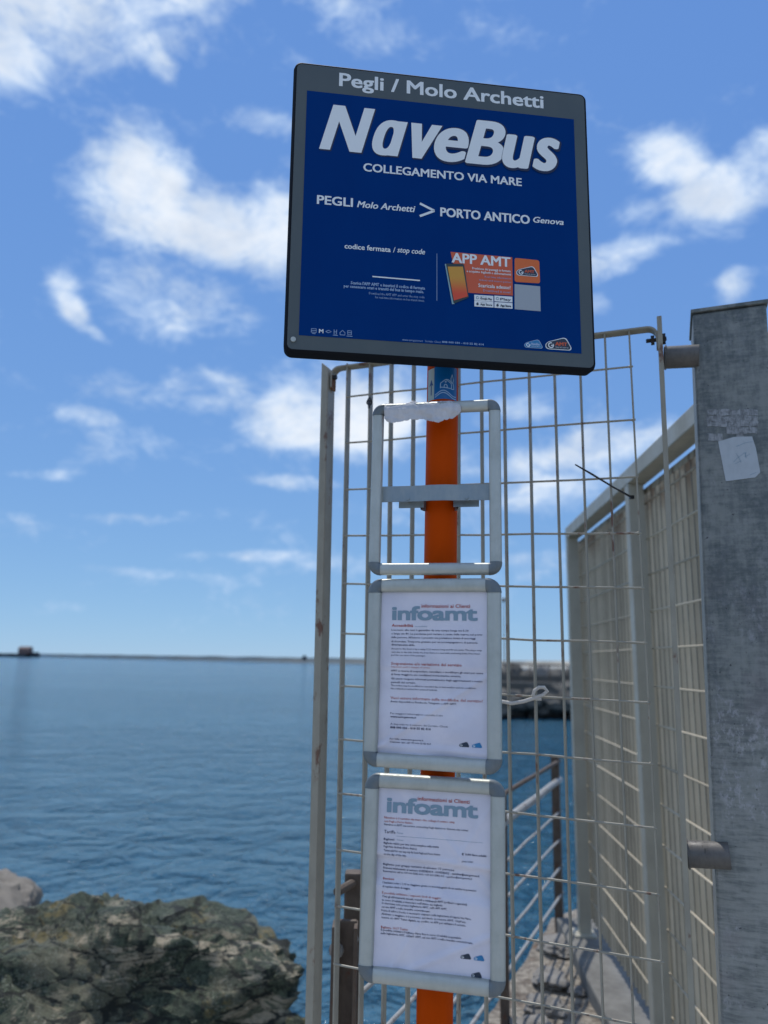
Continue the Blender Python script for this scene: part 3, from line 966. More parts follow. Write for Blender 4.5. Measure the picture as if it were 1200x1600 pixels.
cl = at(1082, 487, 1.66)
cr = at(1197, 468, 1.603)
cd = (Vector((cr.x, cr.y, 0)) - Vector((cl.x, cl.y, 0))).normalized()
cn = Vector((cd.y, -cd.x, 0))
cw = (Vector((cr.x, cr.y, 0)) - Vector((cl.x, cl.y, 0))).length
col_ = thing('steel_column', ((cl.x + cr.x) / 2, (cl.y + cr.y) / 2 + .08, 0), 'thick weathered galvanised steel column with a torn sticker, at the right edge', 'column')
bl = at(1130, 1600, 1.66)
lean = (bl.x - cl.x) / (bl.z - cl.z)
m = MB()
for zz in (cl.z - .006, -.02):
    sh = (zz - cl.z) * lean
    for sx, sy in ((0, 0), (1, 0), (1, -1), (0, -1)):
        m.v.append(Vector((cl.x, cl.y, 0)) + cd * (sh + sx * cw) + cn * (sy * .16) + z * zz)
m.f += [[0, 1, 2, 3], [7, 6, 5, 4]] + [[i, i + 4, (i + 1) % 4 + 4, (i + 1) % 4] for i in range(4)]
m.build('shaft', M_['galv'], col_, bevel=.005)
MB().box(Vector((cl.x, cl.y, cl.z)) + cd * cw / 2 - cn * .08, (cw / 2 + .004, .085, .0045), cd, cn).build('cap', M_['galv'], col_, bevel=.0015)
MB().box(Vector((bl.x, bl.y, .006)) + cd * cw / 2 - cn * .08, (cw / 2 + .05, .13, .008), cd, cn).build('base_plate', M_['galv_flat'], col_)


def on_col(x, y, off=.0):
    v = ray(x, y)
    o0 = Vector((cl.x, cl.y, 0)) + cn * off
    return EYE + v * ((o0 - EYE).dot(cn) / v.dot(cn))


# torn sticker: a cracked residue of many flakes, and a pale square below it
fl = MB()
random.seed(11)
y = 640
while y < 680:
    hgt = random.uniform(7, 13)
    x = 1104 + random.uniform(-2, 3)
    while x < 1180:
        w_ = random.uniform(7, 19)
        ragged = (y > 664) * .45 + (x < 1112) * .3 + (y > 670 and x > 1120) * .3
        if random.random() > .05 + ragged:
            j = lambda s: random.uniform(-s, s)
            P4 = [(x + j(.9), y + j(1)), (x + w_ * .5, y + j(1.4)), (x + w_ - .2 + j(.9), y + j(1)), (x + w_ + j(.9), y + hgt * .5), (x + w_ - .2 + j(.9), y + hgt - .2 + j(1)), (x + w_ * .4, y + hgt + j(1.4)), (x + j(.9), y + hgt - .2 + j(1)), (x + j(.9), y + hgt * .5)]
            fl.poly([on_col(a, b_, .0004) for a, b_ in reversed(P4)], .0003 + random.random() * .0003, cn)
        x += w_
    y += hgt
tag(fl.build('sticker_residue', M_['residue'], col_), kind='stuff')
ps = [(1122, 690), (1146, 683), (1175, 682), (1181, 700), (1188, 738), (1180, 746), (1134, 752)]
MB().poly([on_col(a, b_, .0005) for a, b_ in reversed(ps)], .0007, cn).build('sticker', M_['sticker_paper'], col_)


def ribbon(mb, pts, w, fn=None, lift=0.):
    """flat stroke through 2-D points (millimetres), optionally bent by fn"""
    P2 = [Vector(p) for p in pts]
    n = len(P2)
    for i in range(n):
        t = (P2[min(i + 1, n - 1)] - P2[max(i - 1, 0)])
        t.normalize()
        o_ = Vector((-t.y, t.x)) * w / 2
        for s_ in (1, -1):
            q_ = P2[i] + o_ * s_
            mb.v.append(fn(q_.x, q_.y, lift) if fn else Vector((q_.x / 1000, q_.y / 1000, lift)))
    b0_ = len(mb.v) - 2 * n
    for i in range(n - 1):
        a = b0_ + i * 2
        mb.f.append([a, a + 1, a + 3, a + 2])


sc = MB()
for st in ([(1146, 722), (1152, 716), (1160, 710), (1164, 707), (1166, 716)], [(1150, 708), (1155, 716), (1158, 722)], [(1166, 706), (1164, 714), (1172, 709)], [(1148, 725), (1158, 720)], [(1150, 698), (1164, 692), (1176, 690)], [(1172, 742), (1182, 738)]):
    q2 = [on_col(a, b_, .0015) for a, b_ in st]
    for i in range(len(q2) - 1):
        sc.bar(q2[i], q2[i + 1], .0009, .0002, cn.cross(q2[i + 1] - q2[i]))
sc.build('pen_scribble', M_['gray_print'], col_)

# cable ties and rope on the mesh
t = MB()
a, b_, c_, d_ = at(899, 726, 1.62), at(925, 741, 1.66), at(958, 761, 1.685), at(987, 777, 1.70)
t.tube([a, b_, c_, d_], [.0016, .0024, .0021, .0026], 6)
t.box(d_, (.005, .004, .004))
tag(t.build('cable_tie', M_['tie'], smooth=True), 'black cable tie sticking out of the mesh towards the upper left', 'cable tie')
t = MB()
q = on_panel(577, 627, .02)
t.tube([q + pd * (.006 * math.cos(k)) + z * (.010 * math.sin(k)) + pn * .004 * math.sin(k * 2) for k in [i * .6 for i in range(12)]], .0024, 6)
t.tube([q + z * .002, q - z * .012 + pn * .002, q - z * .020], .0036, 6)
tag(t.build('cable_tie', M_['tie'], smooth=True), 'short black cable tie knotted on the second upright beside the top frame corner', 'cable tie')
t = MB()
pp = [(783, 1096), (800, 1099), (818, 1096), (834, 1091), (848, 1086), (855, 1080), (850, 1074), (842, 1074), (835, 1079), (833, 1086), (838, 1092), (846, 1092)]
P3 = [on_panel(a, b_, .02 + .004 * math.sin(i)) for i, (a, b_) in enumerate(pp)]
t.tube(P3, .0042, 8)
tag(t.build('rope', M_['rope'], smooth=True), 'piece of pale rope knotted in a loop on the mesh beside the middle notice', 'rope')

# ------------------------------------------------------------------ lettering
FONT_CAP = None


def glyph_mesh(txt, shear=0., spacing=1., res=3, word=1.):
    cu = bpy.data.curves.new('t', 'FONT')
    cu.body = txt
    cu.shear = shear
    cu.space_character = spacing
    cu.space_word = word
    cu.resolution_u = res
    o = bpy.data.objects.new('t', cu)
    C.objects.link(o)
    bpy.context.view_layer.update()
    me = bpy.data.meshes.new_from_object(o)
    bpy.data.objects.remove(o)
    bpy.data.curves.remove(cu)
    vs = [v.co.copy() for v in me.vertices]
    fs = [list(p.vertices) for p in me.polygons]
    bpy.data.meshes.remove(me)
    return vs, fs


hv, _ = glyph_mesh('H')
CAP = max(v.y for v in hv) - min(v.y for v in hv)


def letters(name, txt, x0, x1, y, cap, material, parent, M, bold=0., shear=0., spacing=1., lift=.0006, warp=None, grow=0., res=3):
    """one line of print: spans x0..x1 mm on baseline y, capitals cap mm high"""
    vs, fs = glyph_mesh(txt, shear, spacing, 8 if cap > 80 else res)
    if not vs:
        return
    a, b_ = min(v.x for v in vs), max(v.x for v in vs)
    bw = bold * cap
    sx = (x1 - x0 - bw) / (b_ - a)
    sy = cap / CAP
    m = MB()
    offs = [(0, 0)]
    e = bw / 2 + grow
    if e > 0:
        ey = bw * .28 + grow
        offs = [(i * e, j * ey) for i in (-1, 0, 1) for j in (-1, 0, 1)]
        if cap > 80:
            sq = [(math.cos(R(a_ * 12)), math.sin(R(a_ * 12))) for a_ in range(30)]
            offs = [(e * q_ * a_, (ey if not grow else e) * q_ * b__) for q_ in (.5, 1) for a_, b__ in sq]
    for k, (ox, oy) in enumerate(offs):
        l = lift + k * (.000012 if cap < 80 else .000003)
        vv = []
        for v in vs:
            X_ = x0 + bw / 2 + (v.x - a) * sx + ox
            Y_ = y + v.y * sy * (1 - (bw * .56) / cap if bold else 1) + oy + (bw * .28 if bold else 0)
            vv.append(warp(X_, Y_, l) if warp else Vector((X_ / 1000, Y_ / 1000, l)))
        m.add(vv, fs)
    return flat(m, name, material, parent, M)


def flat(m, name, material, parent, M):
    me = bpy.data.meshes.new(name)
    me.from_pydata([tuple(v) for v in m.v], [], m.f)
    me.materials.append(material)
    o = bpy.data.objects.new(name, me)
    C.objects.link(o)
    place(o, parent, M)
    return o


def shape(name, pts, material, parent, M, lift=.0006, warp=None, rnd=0.):
    P2 = [Vector(p) for p in pts]
    if rnd:
        o_ = []
        n = len(P2)
        for i in range(n):
            p, a, b_ = P2[i], P2[i - 1], P2[(i + 1) % n]
            da, db = (a - p), (b_ - p)
            A, B = p + da.normalized() * min(rnd, da.length / 2), p + db.normalized() * min(rnd, db.length / 2)
            for k in range(5):
                t = k / 4
                o_.append(A * (1 - t) ** 2 + p * 2 * t * (1 - t) + B * t * t)
        P2 = o_
    m = MB()
    m.v = [warp(p.x, p.y, lift) if warp else Vector((p.x / 1000, p.y / 1000, lift)) for p in P2]
    m.f = [list(range(len(P2)))]
    return flat(m, name, material, parent, M)


def stroke(name, lines, w, material, parent, M, lift=.0006, warp=None):
    m = MB()
    for ln in lines:
        ribbon(m, ln, w, warp, lift)
    return flat(m, name, material, parent, M)


def circ(cx, cy, r, a0=0, a1=360, n=20):
    return [(cx + r * math.cos(R(a0 + (a1 - a0) * k / n)), cy + r * math.sin(R(a0 + (a1 - a0) * k / n))) for k in range(n + 1)]


# ------------------------------------------------------------------ stop sign on its orange pole
PX, PY = .1005, 1.405
sg = thing('stop_sign', (PX, PY, 0), 'blue boat bus stop sign in a dark grey rim on an orange pole', 'sign')
tpole = at(692, 572, PY)
ptop = Vector((tpole.x - .001, PY, 2.70))
pbot = at(679, 1600, PY)
ld = (tpole - pbot) / (tpole.z - pbot.z)
p0 = tpole + ld * (0 - tpole.z)
p1 = tpole + ld * (2.69 - tpole.z)
MB().tube([p0, p1], .0312, 48).build('pole', M_['orange'], sg, smooth=True)
MB().tube([p0, p0 + Vector((0, 0, .012))], .075, 24).build('base_plate', M_['galv_flat'], sg)
SM = frame_matrix((.1067, 1.29, 2.4463), -.1328, -.0286, .0085)


def round_rect(w, h, r, n=6, cx=0, cy=0):
    P2 = []
    for (sx, sy, a0) in ((1, 1, 0), (-1, 1, 90), (-1, -1, 180), (1, -1, 270)):
        for k in range(n + 1):
            a = R(a0 + 90 * k / n)
            P2.append(Vector((cx + sx * (w / 2 - r) + r * math.cos(a), cy + sy * (h / 2 - r) + r * math.sin(a), 0)))
    return P2


m = MB()
for (w_, h_, zz, r_) in ((.584, .584, -.036, .020), (.594, .596, -.030, .022), (.596, .598, -.012, .022), (.594, .596, -.0045, .022), (.588, .590, -.0006, .020)):
    pass
rings = [(.584, .584, -.036, .013), (.595, .596, -.030, .015), (.596, .597, -.010, .015), (.592, .593, -.003, .014), (.586, .587, .0, .012), (.582, .583, -.0012, .010)]
for (w_, h_, zz, r_) in rings:
    m.v += [Vector((p.x, p.y, zz)) for p in round_rect(w_, h_, r_)]
nn = 28
for i in range(len(rings) - 1):
    for k in range(nn):
        m.f.append([i * nn + k, i * nn + (k + 1) % nn, (i + 1) * nn + (k + 1) % nn, (i + 1) * nn + k])
m.f.append([k for k in range(nn)])
m.build('rim', M_['rim'], sg, SM, smooth=True)
pf = MB()
pf.poly([p + Vector((0, 0, -.006)) for p in round_rect(.5835, .5845, .009)], .0052)
face = pf.build('face_panel', M_['panel_gray'], sg, SM)
for bz in (.16, -.16):
    MB().box((0, bz, -.046), (.10, .016, .010)).box((-.035, bz, -.075), (.004, .016, .022)).box((.03, bz, -.075), (.004, .016, .022)).build('clamp', M_['galv_flat'], sg, SM)
Z0 = -.0008


def SL(txt, x0, x1, y, cap, mt='white', **k):
    k.setdefault('lift', Z0 + .0012)
    return letters('lettering', txt, x0, x1, y, cap, M_[mt], face, SM, **k)


def SS(name, pts, mt, lift, **k):
    return shape(name, pts, M_[mt], face, SM, Z0 + lift, **k)


MB().poly([Vector((x / 1000, y / 1000, Z0)) for x, y in ((-271, -265), (267.5, -265), (268, 235.5), (-271, 235))], .0006).build('poster', M_['poster_blue'], face, SM)
SL('Pegli / Molo Archetti', -209.5, 205, 252.9, 29, bold=.075, lift=Z0 + .0003)


def title_poly(kind, x0, x1, cap, y):
    """straight-sided title letters drawn as outlines; returns (vertices, faces) in millimetres, leaning"""
    W, H = x1 - x0 - cap * .25 * (.78 if kind != 'N' else 1), cap * (.78 if kind != 'N' else 1)
    t = cap * .215
    V, F = [], []
    if kind == 'N':
        q = [[(0, 0), (t, 0), (t, H), (0, H)], [(W - t, 0), (W, 0), (W, H), (W - t, H)], [(0, H), (t * 1.1, H), (W, 0), (W - t * 1.1, 0)]]
    elif kind == 'v':
        q = [[(0, H), (t * 1.02, H), (W * .5 + t * .45, 0), (W * .5 - t * .42, 0)], [(W - t, H), (W, H), (W * .5 + t * .45, 0), (W * .5 - t * .42, 0)]]
    else:
        q = [[(W - t, 0), (W, 0), (W, H), (W - t, H)]]
        n = 40
        a0 = len(V)
        for k in range(n + 1):
            a = 2 * math.pi * k / n
            ex = W * .5
            c_, s_ = math.cos(a), math.sin(a)
            sup = (abs(c_) ** 2.4 + abs(s_) ** 2.4) ** (-1 / 2.4)
            V.append((ex + ex * c_ * sup, H / 2 + (H / 2 + 1) * s_ * sup))
            V.append((ex + (ex - t * .98) * c_ * sup, H / 2 + (H / 2 - t * .66) * s_ * sup))
        for k in range(n):
            F.append((2 * k, 2 * k + 1, 2 * k + 3, 2 * k + 2))
    for k, poly_ in enumerate(q):
        b0_ = len(V)
        V += poly_
        F.append(tuple(b0_ + i for i in range(4)))
    return [(x0 + vx + vy * .26, y + vy) for vx, vy in V], F


def title(ch, x0, x1, cap, y, mt, lift, grow=0.):
    if ch not in 'Nɑv':
        SL(ch, x0 - grow, x1 + grow, y, cap, mt=mt, bold=.10, shear=.26, grow=grow, lift=lift)
        return
    V, F = title_poly({'N': 'N', 'ɑ': 'a', 'v': 'v'}[ch], x0, x1, cap, y)
    m = MB()
    offs = [(0, 0)] if not grow else [(grow * math.cos(R(a)), grow * math.sin(R(a))) for a in range(0, 360, 30)]
    for k, (ox, oy) in enumerate(offs):
        for j_, f_ in enumerate(F):
            l = lift + k * .000004 + (j_ if j_ < len(F) - 3 else len(F) + j_) * .0000006
            m.add([Vector(((V[i][0] + ox) / 1000, (V[i][1] + oy) / 1000, l)) for i in f_], [range(4)])
    flat(m, 'lettering', M_[mt], face, SM)


for k_, (ch, x0_, x1_, cap_) in enumerate((('N', -244.6, -139, 97), ('ɑ', -150, -74, 97), ('v', -86, -5, 97), ('e', -21, 49, 107), ('B', 41, 124, 97), ('u', 116, 184, 107), ('s', 178, 236, 107))):
    title(ch, x0_ + 1.4, x1_ + 1.4, cap_, 111.4, 'shadow_blue', Z0 + .0009 + k_ * .00016, 1.2)
    title(ch, x0_, x1_, cap_, 113.2, 'white', Z0 + .00098 + k_ * .00016)
SL('COLLEGAMENTO VIA MARE', -159, 155.5, 75, 17, bold=.07)
SL('PEGLI', -245.6, -177.4, -2, 18, bold=.08)
SL('Molo Archetti', -169.5, -57.3, -1.5, 13.2, bold=.06, shear=.22)
SL('PORTO ANTICO', -8.5, 170.3, -5, 18.6, bold=.08)
SL('Genova', 177.1, 239.4, -.5, 12.4, bold=.06, shear=.22)
stroke('chevron', [[(-48.5, 18), (-20, 5.2)], [(-48.5, -8.5), (-20, 5.2)]], 4.6, M_['white'], face, SM, Z0 + .0012)
SL('codice fermata', -191.4, -104, -88, 10.2, bold=.06)
SL('/', -99.5, -95, -88, 10.7)
SL('stop code', -91.5, -38.1, -87, 10.7, shear=.22, bold=.04)
stroke('line', [[(-138, -140), (-47.5, -140.8)]], 2.4, M_['white'], face, SM, Z0 + .0012)
stroke('divider', [[(-15, -83), (-15, -179)]], .9, M_['white_dim'], face, SM, Z0 + .0012)
SL("Scarica l'APP AMT e inserisci il codice di fermata", -178.4, -37.9, -158.6, 6.1, bold=.08, mt='white_dim', res=1)
SL('per conoscere orari e transiti del bus in tempo reale.', -191.2, -40, -166, 6.1, bold=.08, mt='white_dim', res=1)
SL('Download the AMT APP and enter the stop code', -143.9, -38.9, -176, 4.6, mt='white_dim', res=1)
SL('for real-time information on bus transit times.', -132.3, -38.8, -183, 4.6, mt='white_dim', res=1)
SS('orange_box', [(11.5, -77), (133.5, -78), (133.4, -157), (42.5, -158), (20, -120)], 'orange_print', .0010)
SL('APP AMT', 13.5, 129.5, -99, 20, bold=.08, lift=Z0 + .0016)
SL('Previsione dei passaggi in fermata', 53.7, 129.5, -109.7, 4.8, bold=.05, res=1, lift=Z0 + .0016)
SL('e acquisto biglietti e abbonamenti', 42.7, 130, -116.4, 4.8, bold=.05, res=1, lift=Z0 + .0016)
SL('Real time information', 78, 130, -124.6, 3.8, mt='white_dim', res=1, lift=Z0 + .0016)
SL('tickets and season passes', 67, 130, -132, 3.8, mt='white_dim', res=1, lift=Z0 + .0016)
SL('Scaricala adesso!', 65.3, 128.7, -145, 7.2, bold=.04, res=2, lift=Z0 + .0016)
SL('Download it now!', 75, 128.5, -153.4, 4.6, mt='white_dim', res=1, lift=Z0 + .0016)
SS('phone_edge', [(.2, -103.4), (4, -103), (19, -183), (14, -184)], 'phone_side', .0018)
SS('phone', [(2.2, -102.5), (37.4, -100.3), (46.8, -168), (17, -183)], 'phone_dark', .0020, rnd=3)
SS('phone_screen', [(5.6, -108.7), (35.2, -106.1), (44.6, -166), (17.5, -176.4)], 'phone_screen', .0023)
SS('icon_square', [(138, -78.5), (187.6, -79.5), (188.2, -127.5), (137.2, -128.5)], 'orange_icon', .0010, rnd=5)
SS('blank_square', [(137, -133), (188, -133.6), (188, -184.8), (136.4, -184.4)], 'plain_gray', .0010)


def logo(x, y, s, fill, edge, txt, tcol, P, M, z_, inner=True, warp=None, ring='white'):
    """tapered badge with a ringed arrow mark"""
    o_ = [(0, 5.5), (4, 9.5), (27, 17), (31, 15.5), (38, 2), (36, -1.5), (3, -1.5), (0, 1)]
    o_ = [(x + a * s, y + b_ * s) for a, b_ in o_]
    cx_ = sum(p[0] for p in o_) / 8
    cy_ = sum(p[1] for p in o_) / 8
    if edge:
        shape('logo', o_, M_[edge], P, M, z_, warp, rnd=2.5 * s)
    i_ = [(cx_ + (a - cx_) * .93, cy_ + (b_ - cy_) * .87) for a, b_ in o_] if edge else o_
    shape('logo', i_, M_[fill], P, M, z_ + .00025, warp, rnd=2.3 * s)
    if inner:
        stroke('logo', [circ(x + 8 * s, y + 4.4 * s, 3.5 * s, 70, 380, 18), [(x + 8 * s, y + 4.2 * s), (x + 11 * s, y + 4.2 * s), (x + 11 * s, y + 6.5 * s)]], 1.5 * s, M_[ring], P, M, z_ + .0005, warp)
        if txt:
            letters('lettering', txt, x + 14 * s, x + 31.5 * s, y + 4.4 * s, 5.2 * s, M_[tcol], P, M, bold=.14, lift=z_ + .0005, warp=warp, res=2)
            letters('lettering', 'TRASPORTI GENOVA', x + 14 * s, x + 33 * s, y + 1.2 * s, 1.5 * s, M_[ring], P, M, lift=z_ + .0005, warp=warp, res=1)


logo(141, -113, 1.15, 'dark_print', 'white', 'AMT', 'orange_print', face, SM, Z0 + .0014)
for (x, y, w_, t1, t2) in ((57.5, -172.6, 37.4, 'GET IT ON', 'Google Play'), (96.7, -171.3, 35.5, '', 'Play'), (57.5, -184.6, 37.4, 'Download on the', 'App Store'), (96.7, -184.3, 35.5, '', 'App Store')):
    SS('badge', [(x, y), (x + w_, y + .4), (x + w_, y + 12), (x, y + 11.6)], 'white', .0010)
    if t1:
        SL(t1, x + 11.5, x + 24, y + 7.6, 1.6, mt='dark_print', res=1, lift=Z0 + .0015)
    SL(t2, x + 11.5, x + w_ - 3, y + 3, 3.9 if t1 else 4.6, mt='dark_print', bold=.08, res=2, lift=Z0 + .0015)
    if 'App' in t2:
        SS('badge_mark', circ(x + 6, y + 5, 2.4)[:-1], 'dark_print', .0015)
        stroke('badge_mark', [[(x + 6, y + 7.4), (x + 7.3, y + 9.2)]], .9, M_['dark_print'], face, SM, Z0 + .0015)
    else:
        stroke('badge_mark', [circ(x + 6, y + 5.8, 2.4, 30, 360)], 1.1, M_['gray_print'], face, SM, Z0 + .0015)
# little transport symbols
sy = -255
I = []
I.append([[(-248.6, sy - 3), (-248.6, sy + 4), (-239.5, sy + 4), (-239.5, sy - 3), (-248.6, sy - 3)], [(-247, sy - 5.5), (-241, sy - 5.5)], [(-248.6, sy + .5), (-239.5, sy + .5)]])
I.append([[(-222.5, sy), (-217, sy + 3), (-212, sy), (-217, sy - 2), (-222.5, sy)]])
I.append([[(-207, sy + 5), (-207, sy - 4), (-202.5, sy - 4), (-202.5, sy + 5)], [(-209, sy - 6), (-200, sy - 6)], [(-207, sy + .5), (-202.5, sy + .5)]])
I.append([[(-196, sy - 4.5), (-196, sy), (-191.5, sy + 4.5), (-187, sy), (-187, sy - 4.5), (-196, sy - 4.5)]])
I.append([[(-182, sy + 4.5), (-182, sy - 3), (-175, sy - 3), (-175, sy + 4.5), (-182, sy + 4.5)], [(-184, sy - 6), (-173, sy - 6)], [(-182, sy + .8), (-175, sy + .8)]])
for s_ in I:
    stroke('symbol', s_, 1.1, M_['white_dim'], face, SM, Z0 + .0012)
SL('M', -234.7, -226.5, sy - 3.5, 7.5, bold=.08)
SL('www.amt.genova.it   Servizio Clienti', -80.4, -7, -262.6, 3.8, mt='white_dim', res=1)
SL('848 000 030 - 010 55 82 414', -5, 75, -262, 4, bold=.08, mt='white_dim', res=1)
logo(154, -259, .96, 'blue_print', 'white_dim', 'NaveBus', 'white_dim', face, SM, Z0 + .0012)
logo(195.6, -258.5, 1.38, 'dark_print', 'white', 'AMT', 'orange_print', face, SM, Z0 + .0012)
MB().tube([(-.2808, -.2746, -.001), (-.2808, -.2746, .003)], .0048, 12).build('screw', M_['alu'], sg, SM)

# sticker on the pole, bent round it
sc_c = tpole


def on_pole(u, v, l):                       # u mm round the pole from its viewer side, v mm up from z0
    zz = ZS + v / 1000
    c0 = tpole + ld * (zz - tpole.z)
    a = (u + 2) / 1000 / .0312
    r_ = .0315 + l
    d0 = Vector((c0.x, c0.y, 0)).normalized()
    s0 = Vector((d0.y, -d0.x, 0))
    return c0 - d0 * (r_ * math.cos(a)) + s0 * (r_ * math.sin(a))


ZS = at(691, 625, PY - .03).z
HS = (at(691, 571, PY - .03).z - ZS) * 1000
pole_part = [o for o in sg.children if o.name.startswith('pole')][0]


def wrap(name, u0, u1, v0, v1, material, l):
    m = MB()
    n = 16
    for k in range(n + 1):
        u_ = u0 + (u1 - u0) * k / n
        m.v += [on_pole(u_, v0, l), on_pole(u_, v1, l)]
    m.f = [[2 * k, 2 * k + 2, 2 * k + 3, 2 * k + 1] for k in range(n)]
    return flat(m, name, material, pole_part, None)


wrap('sticker', -37, -19, 2, HS - 4, M_['sticker_band'], .0002)
wrap('sticker', -19, 31, 2, HS - 2, M_['sticker_blue'], .0002)


def dens(pts, n=6):
    o_ = []
    for a, b_ in zip(pts, pts[1:]):
        for k in range(n):
            o_.append((a[0] + (b_[0] - a[0]) * k / n, a[1] + (b_[1] - a[1]) * k / n))
    return o_ + [pts[-1]]


pl = [dens(p) for p in ([(-6, 24), (-6, 34), (4, 42), (16, 34), (16, 24), (-6, 26)], [(4, 42), (9, 42), (20, 35), (22, 24), (16, 23)])]
pl.append([(1, 25), (1, 29), (2.5, 31.5), (4, 32), (5.5, 31.5), (7, 29), (7, 25)])
pl.append(circ(4, 37, 1))
pl.append(dens([(16, 36), (14.5, 44), (17.5, 54), (20.5, 43), (19, 35)]))
for dv in (0, -4.5):
    pl.append([(-17 + k * 3, 14 + dv + 5.5 * math.sin((-17 + k * 3 + 12) / 7.4)) for k in range(16)])
m = MB()
for ln in pl:
    ribbon(m, ln, 1.5, on_pole, .0004)
flat(m, 'pictogram', M_['sticker_line'], pole_part, None)
m = MB()
ribbon(m, [(-26, 12), (-26, 40)], 2.4, on_pole, .0004)
m.add([on_pole(-32, 31, .0004), on_pole(-26, 45, .0004), on_pole(-21, 31, .0004), on_pole(-26, 34, .0004)], [(0, 3, 1), (1, 3, 2)])
flat(m, 'arrow', M_['sticker_navy'], pole_part, None)


# ------------------------------------------------------------------ notice frames
def prof(n=10, w=.0245, d=.0075):
    """cross-section of the snap rail: x from inner edge 0 to outer edge w, z height"""
    P2 = [(0, -.004), (0, .0018)]
    for k in range(n + 1):
        a = math.pi * k / n
        P2.append((w / 2 - w / 2 * math.cos(a) * .97, .0018 + d * math.sin(a) ** .8))
    P2 += [(w, -.004)]
    return P2


def make_frame(M, label, W=.243, H=.330, w=.0245, seed=0):
    th = thing('notice_frame', M.translation, label, 'frame', 'aluminium notice frames on the orange pole')
    PR = prof(w=w)
    cx_, cy_ = W / 2 - w, H / 2 - w
    cut = .0015                                    # the corner caps stop where the rails start
    sides = [((-cx_ + cut, -cy_), (cx_ - cut, -cy_), (0, -1)), ((-cx_ + cut, cy_), (cx_ - cut, cy_), (0, 1)), ((-cx_, -cy_ + cut), (-cx_, cy_ - cut), (-1, 0)), ((cx_, -cy_ + cut), (cx_, cy_ - cut), (1, 0))]
    for a, b_, o_ in sides:
        m = MB()
        for q_ in (a, b_):
            for (x, h_) in PR:
                m.v.append(Vector((q_[0] + o_[0] * x, q_[1] + o_[1] * x, h_)))
        n = len(PR)
        m.f = [[k, (k + 1) % n, n + (k + 1) % n, n + k] for k in range(n)] + [list(range(n)), list(range(2 * n - 1, n - 1, -1))]
        m.build('rail', M_['alu'], th, M, smooth=True, angle=50)
    for sx, sy_ in ((-1, -1), (-1, 1), (1, -1), (1, 1)):
        m = MB()
        PC = [(x * 1.02, h_ * 1.10 + (.0004 if h_ > 0 else 0)) for x, h_ in PR]
        K = 9
        n = len(PC)
        for k in range(K):
            a = math.pi / 2 * (k - 1) / (K - 3) if 0 < k < K - 1 else (0 if k == 0 else math.pi / 2)
            ex = -cut if k == 0 else 0
            ey = -cut if k == K - 1 else 0
            for (x, h_) in PC:
                dx, dy = math.cos(a) * x, math.sin(a) * x
                m.v.append(Vector((sx * (cx_ + dx + ey * 0 + (-cut if k == K - 1 else 0)), sy_ * (cy_ + dy + (-cut if k == 0 else 0)), h_)))
        for k in range(K - 1):
            for i in range(n):
                j = (i + 1) % n
                m.f.append([k * n + i, k * n + j, (k + 1) * n + j, (k + 1) * n + i])
        m.f += [list(range(n)), [(K - 1) * n + i for i in range(n)]]
        m.build('corner_cap', M_['corner'], th, M, smooth=True, angle=50)
    return th


def paper_warp(seed, folds):
    def h(x, y):
        q_ = Vector((x / 60, y / 60, seed))
        v = noise.noise(q_) * .0013 + noise.noise(q_ * 2.7) * .0004
        for (x0, y0, nx, ny, amp, wd) in folds:
            d_ = (x - x0) * nx + (y - y0) * ny
            v += amp * math.exp(-(d_ / wd) ** 2) if wd > 0 else amp * math.tanh(d_ / -wd)
        lo = min(1.0, max(0, (y + 150) / 40))
        v += (1 - lo) * .0012 * math.sin(x / 17 + seed)
        return v

    def f(x, y, l):
        return Vector((x / 1000, y / 1000, -.0028 + (1.9 if y < 60 else 1.9 - .9 * min(1, (y - 60) / 20)) * h(x, y) + l))
    return f


def paper(th, M, wf, w_=.199, h_=.288):
    m = MB()
    nx, ny = 60, 84
    for j in range(ny + 1):
        for i in range(nx + 1):
            m.v.append(wf((-.5 + i / nx) * w_ * 1000, (-.5 + j / ny) * h_ * 1000, 0))
    for j in range(ny):
        for i in range(nx):
            a = j * (nx + 1) + i
            m.f.append([a, a + 1, a + nx + 2, a + nx + 1])
    o = flat(m, 'paper', M_['paper'], th, M)
    for p in o.data.polygons:
        p.use_smooth = True
    MB().box((0, 0, -.0125), (.110, .152, .0016)).build('back_panel', M_['corner'], th, M)
    return o


F2 = frame_matrix((.0895, 1.3341, 1.5823), .2992, .0099, -.0078)
F3 = frame_matrix((.0919, 1.345, 1.2411), .2158, .036, -.0101)
F1 = frame_matrix((.0936, 1.3406, 1.9191), .196, .0199, -.0033)

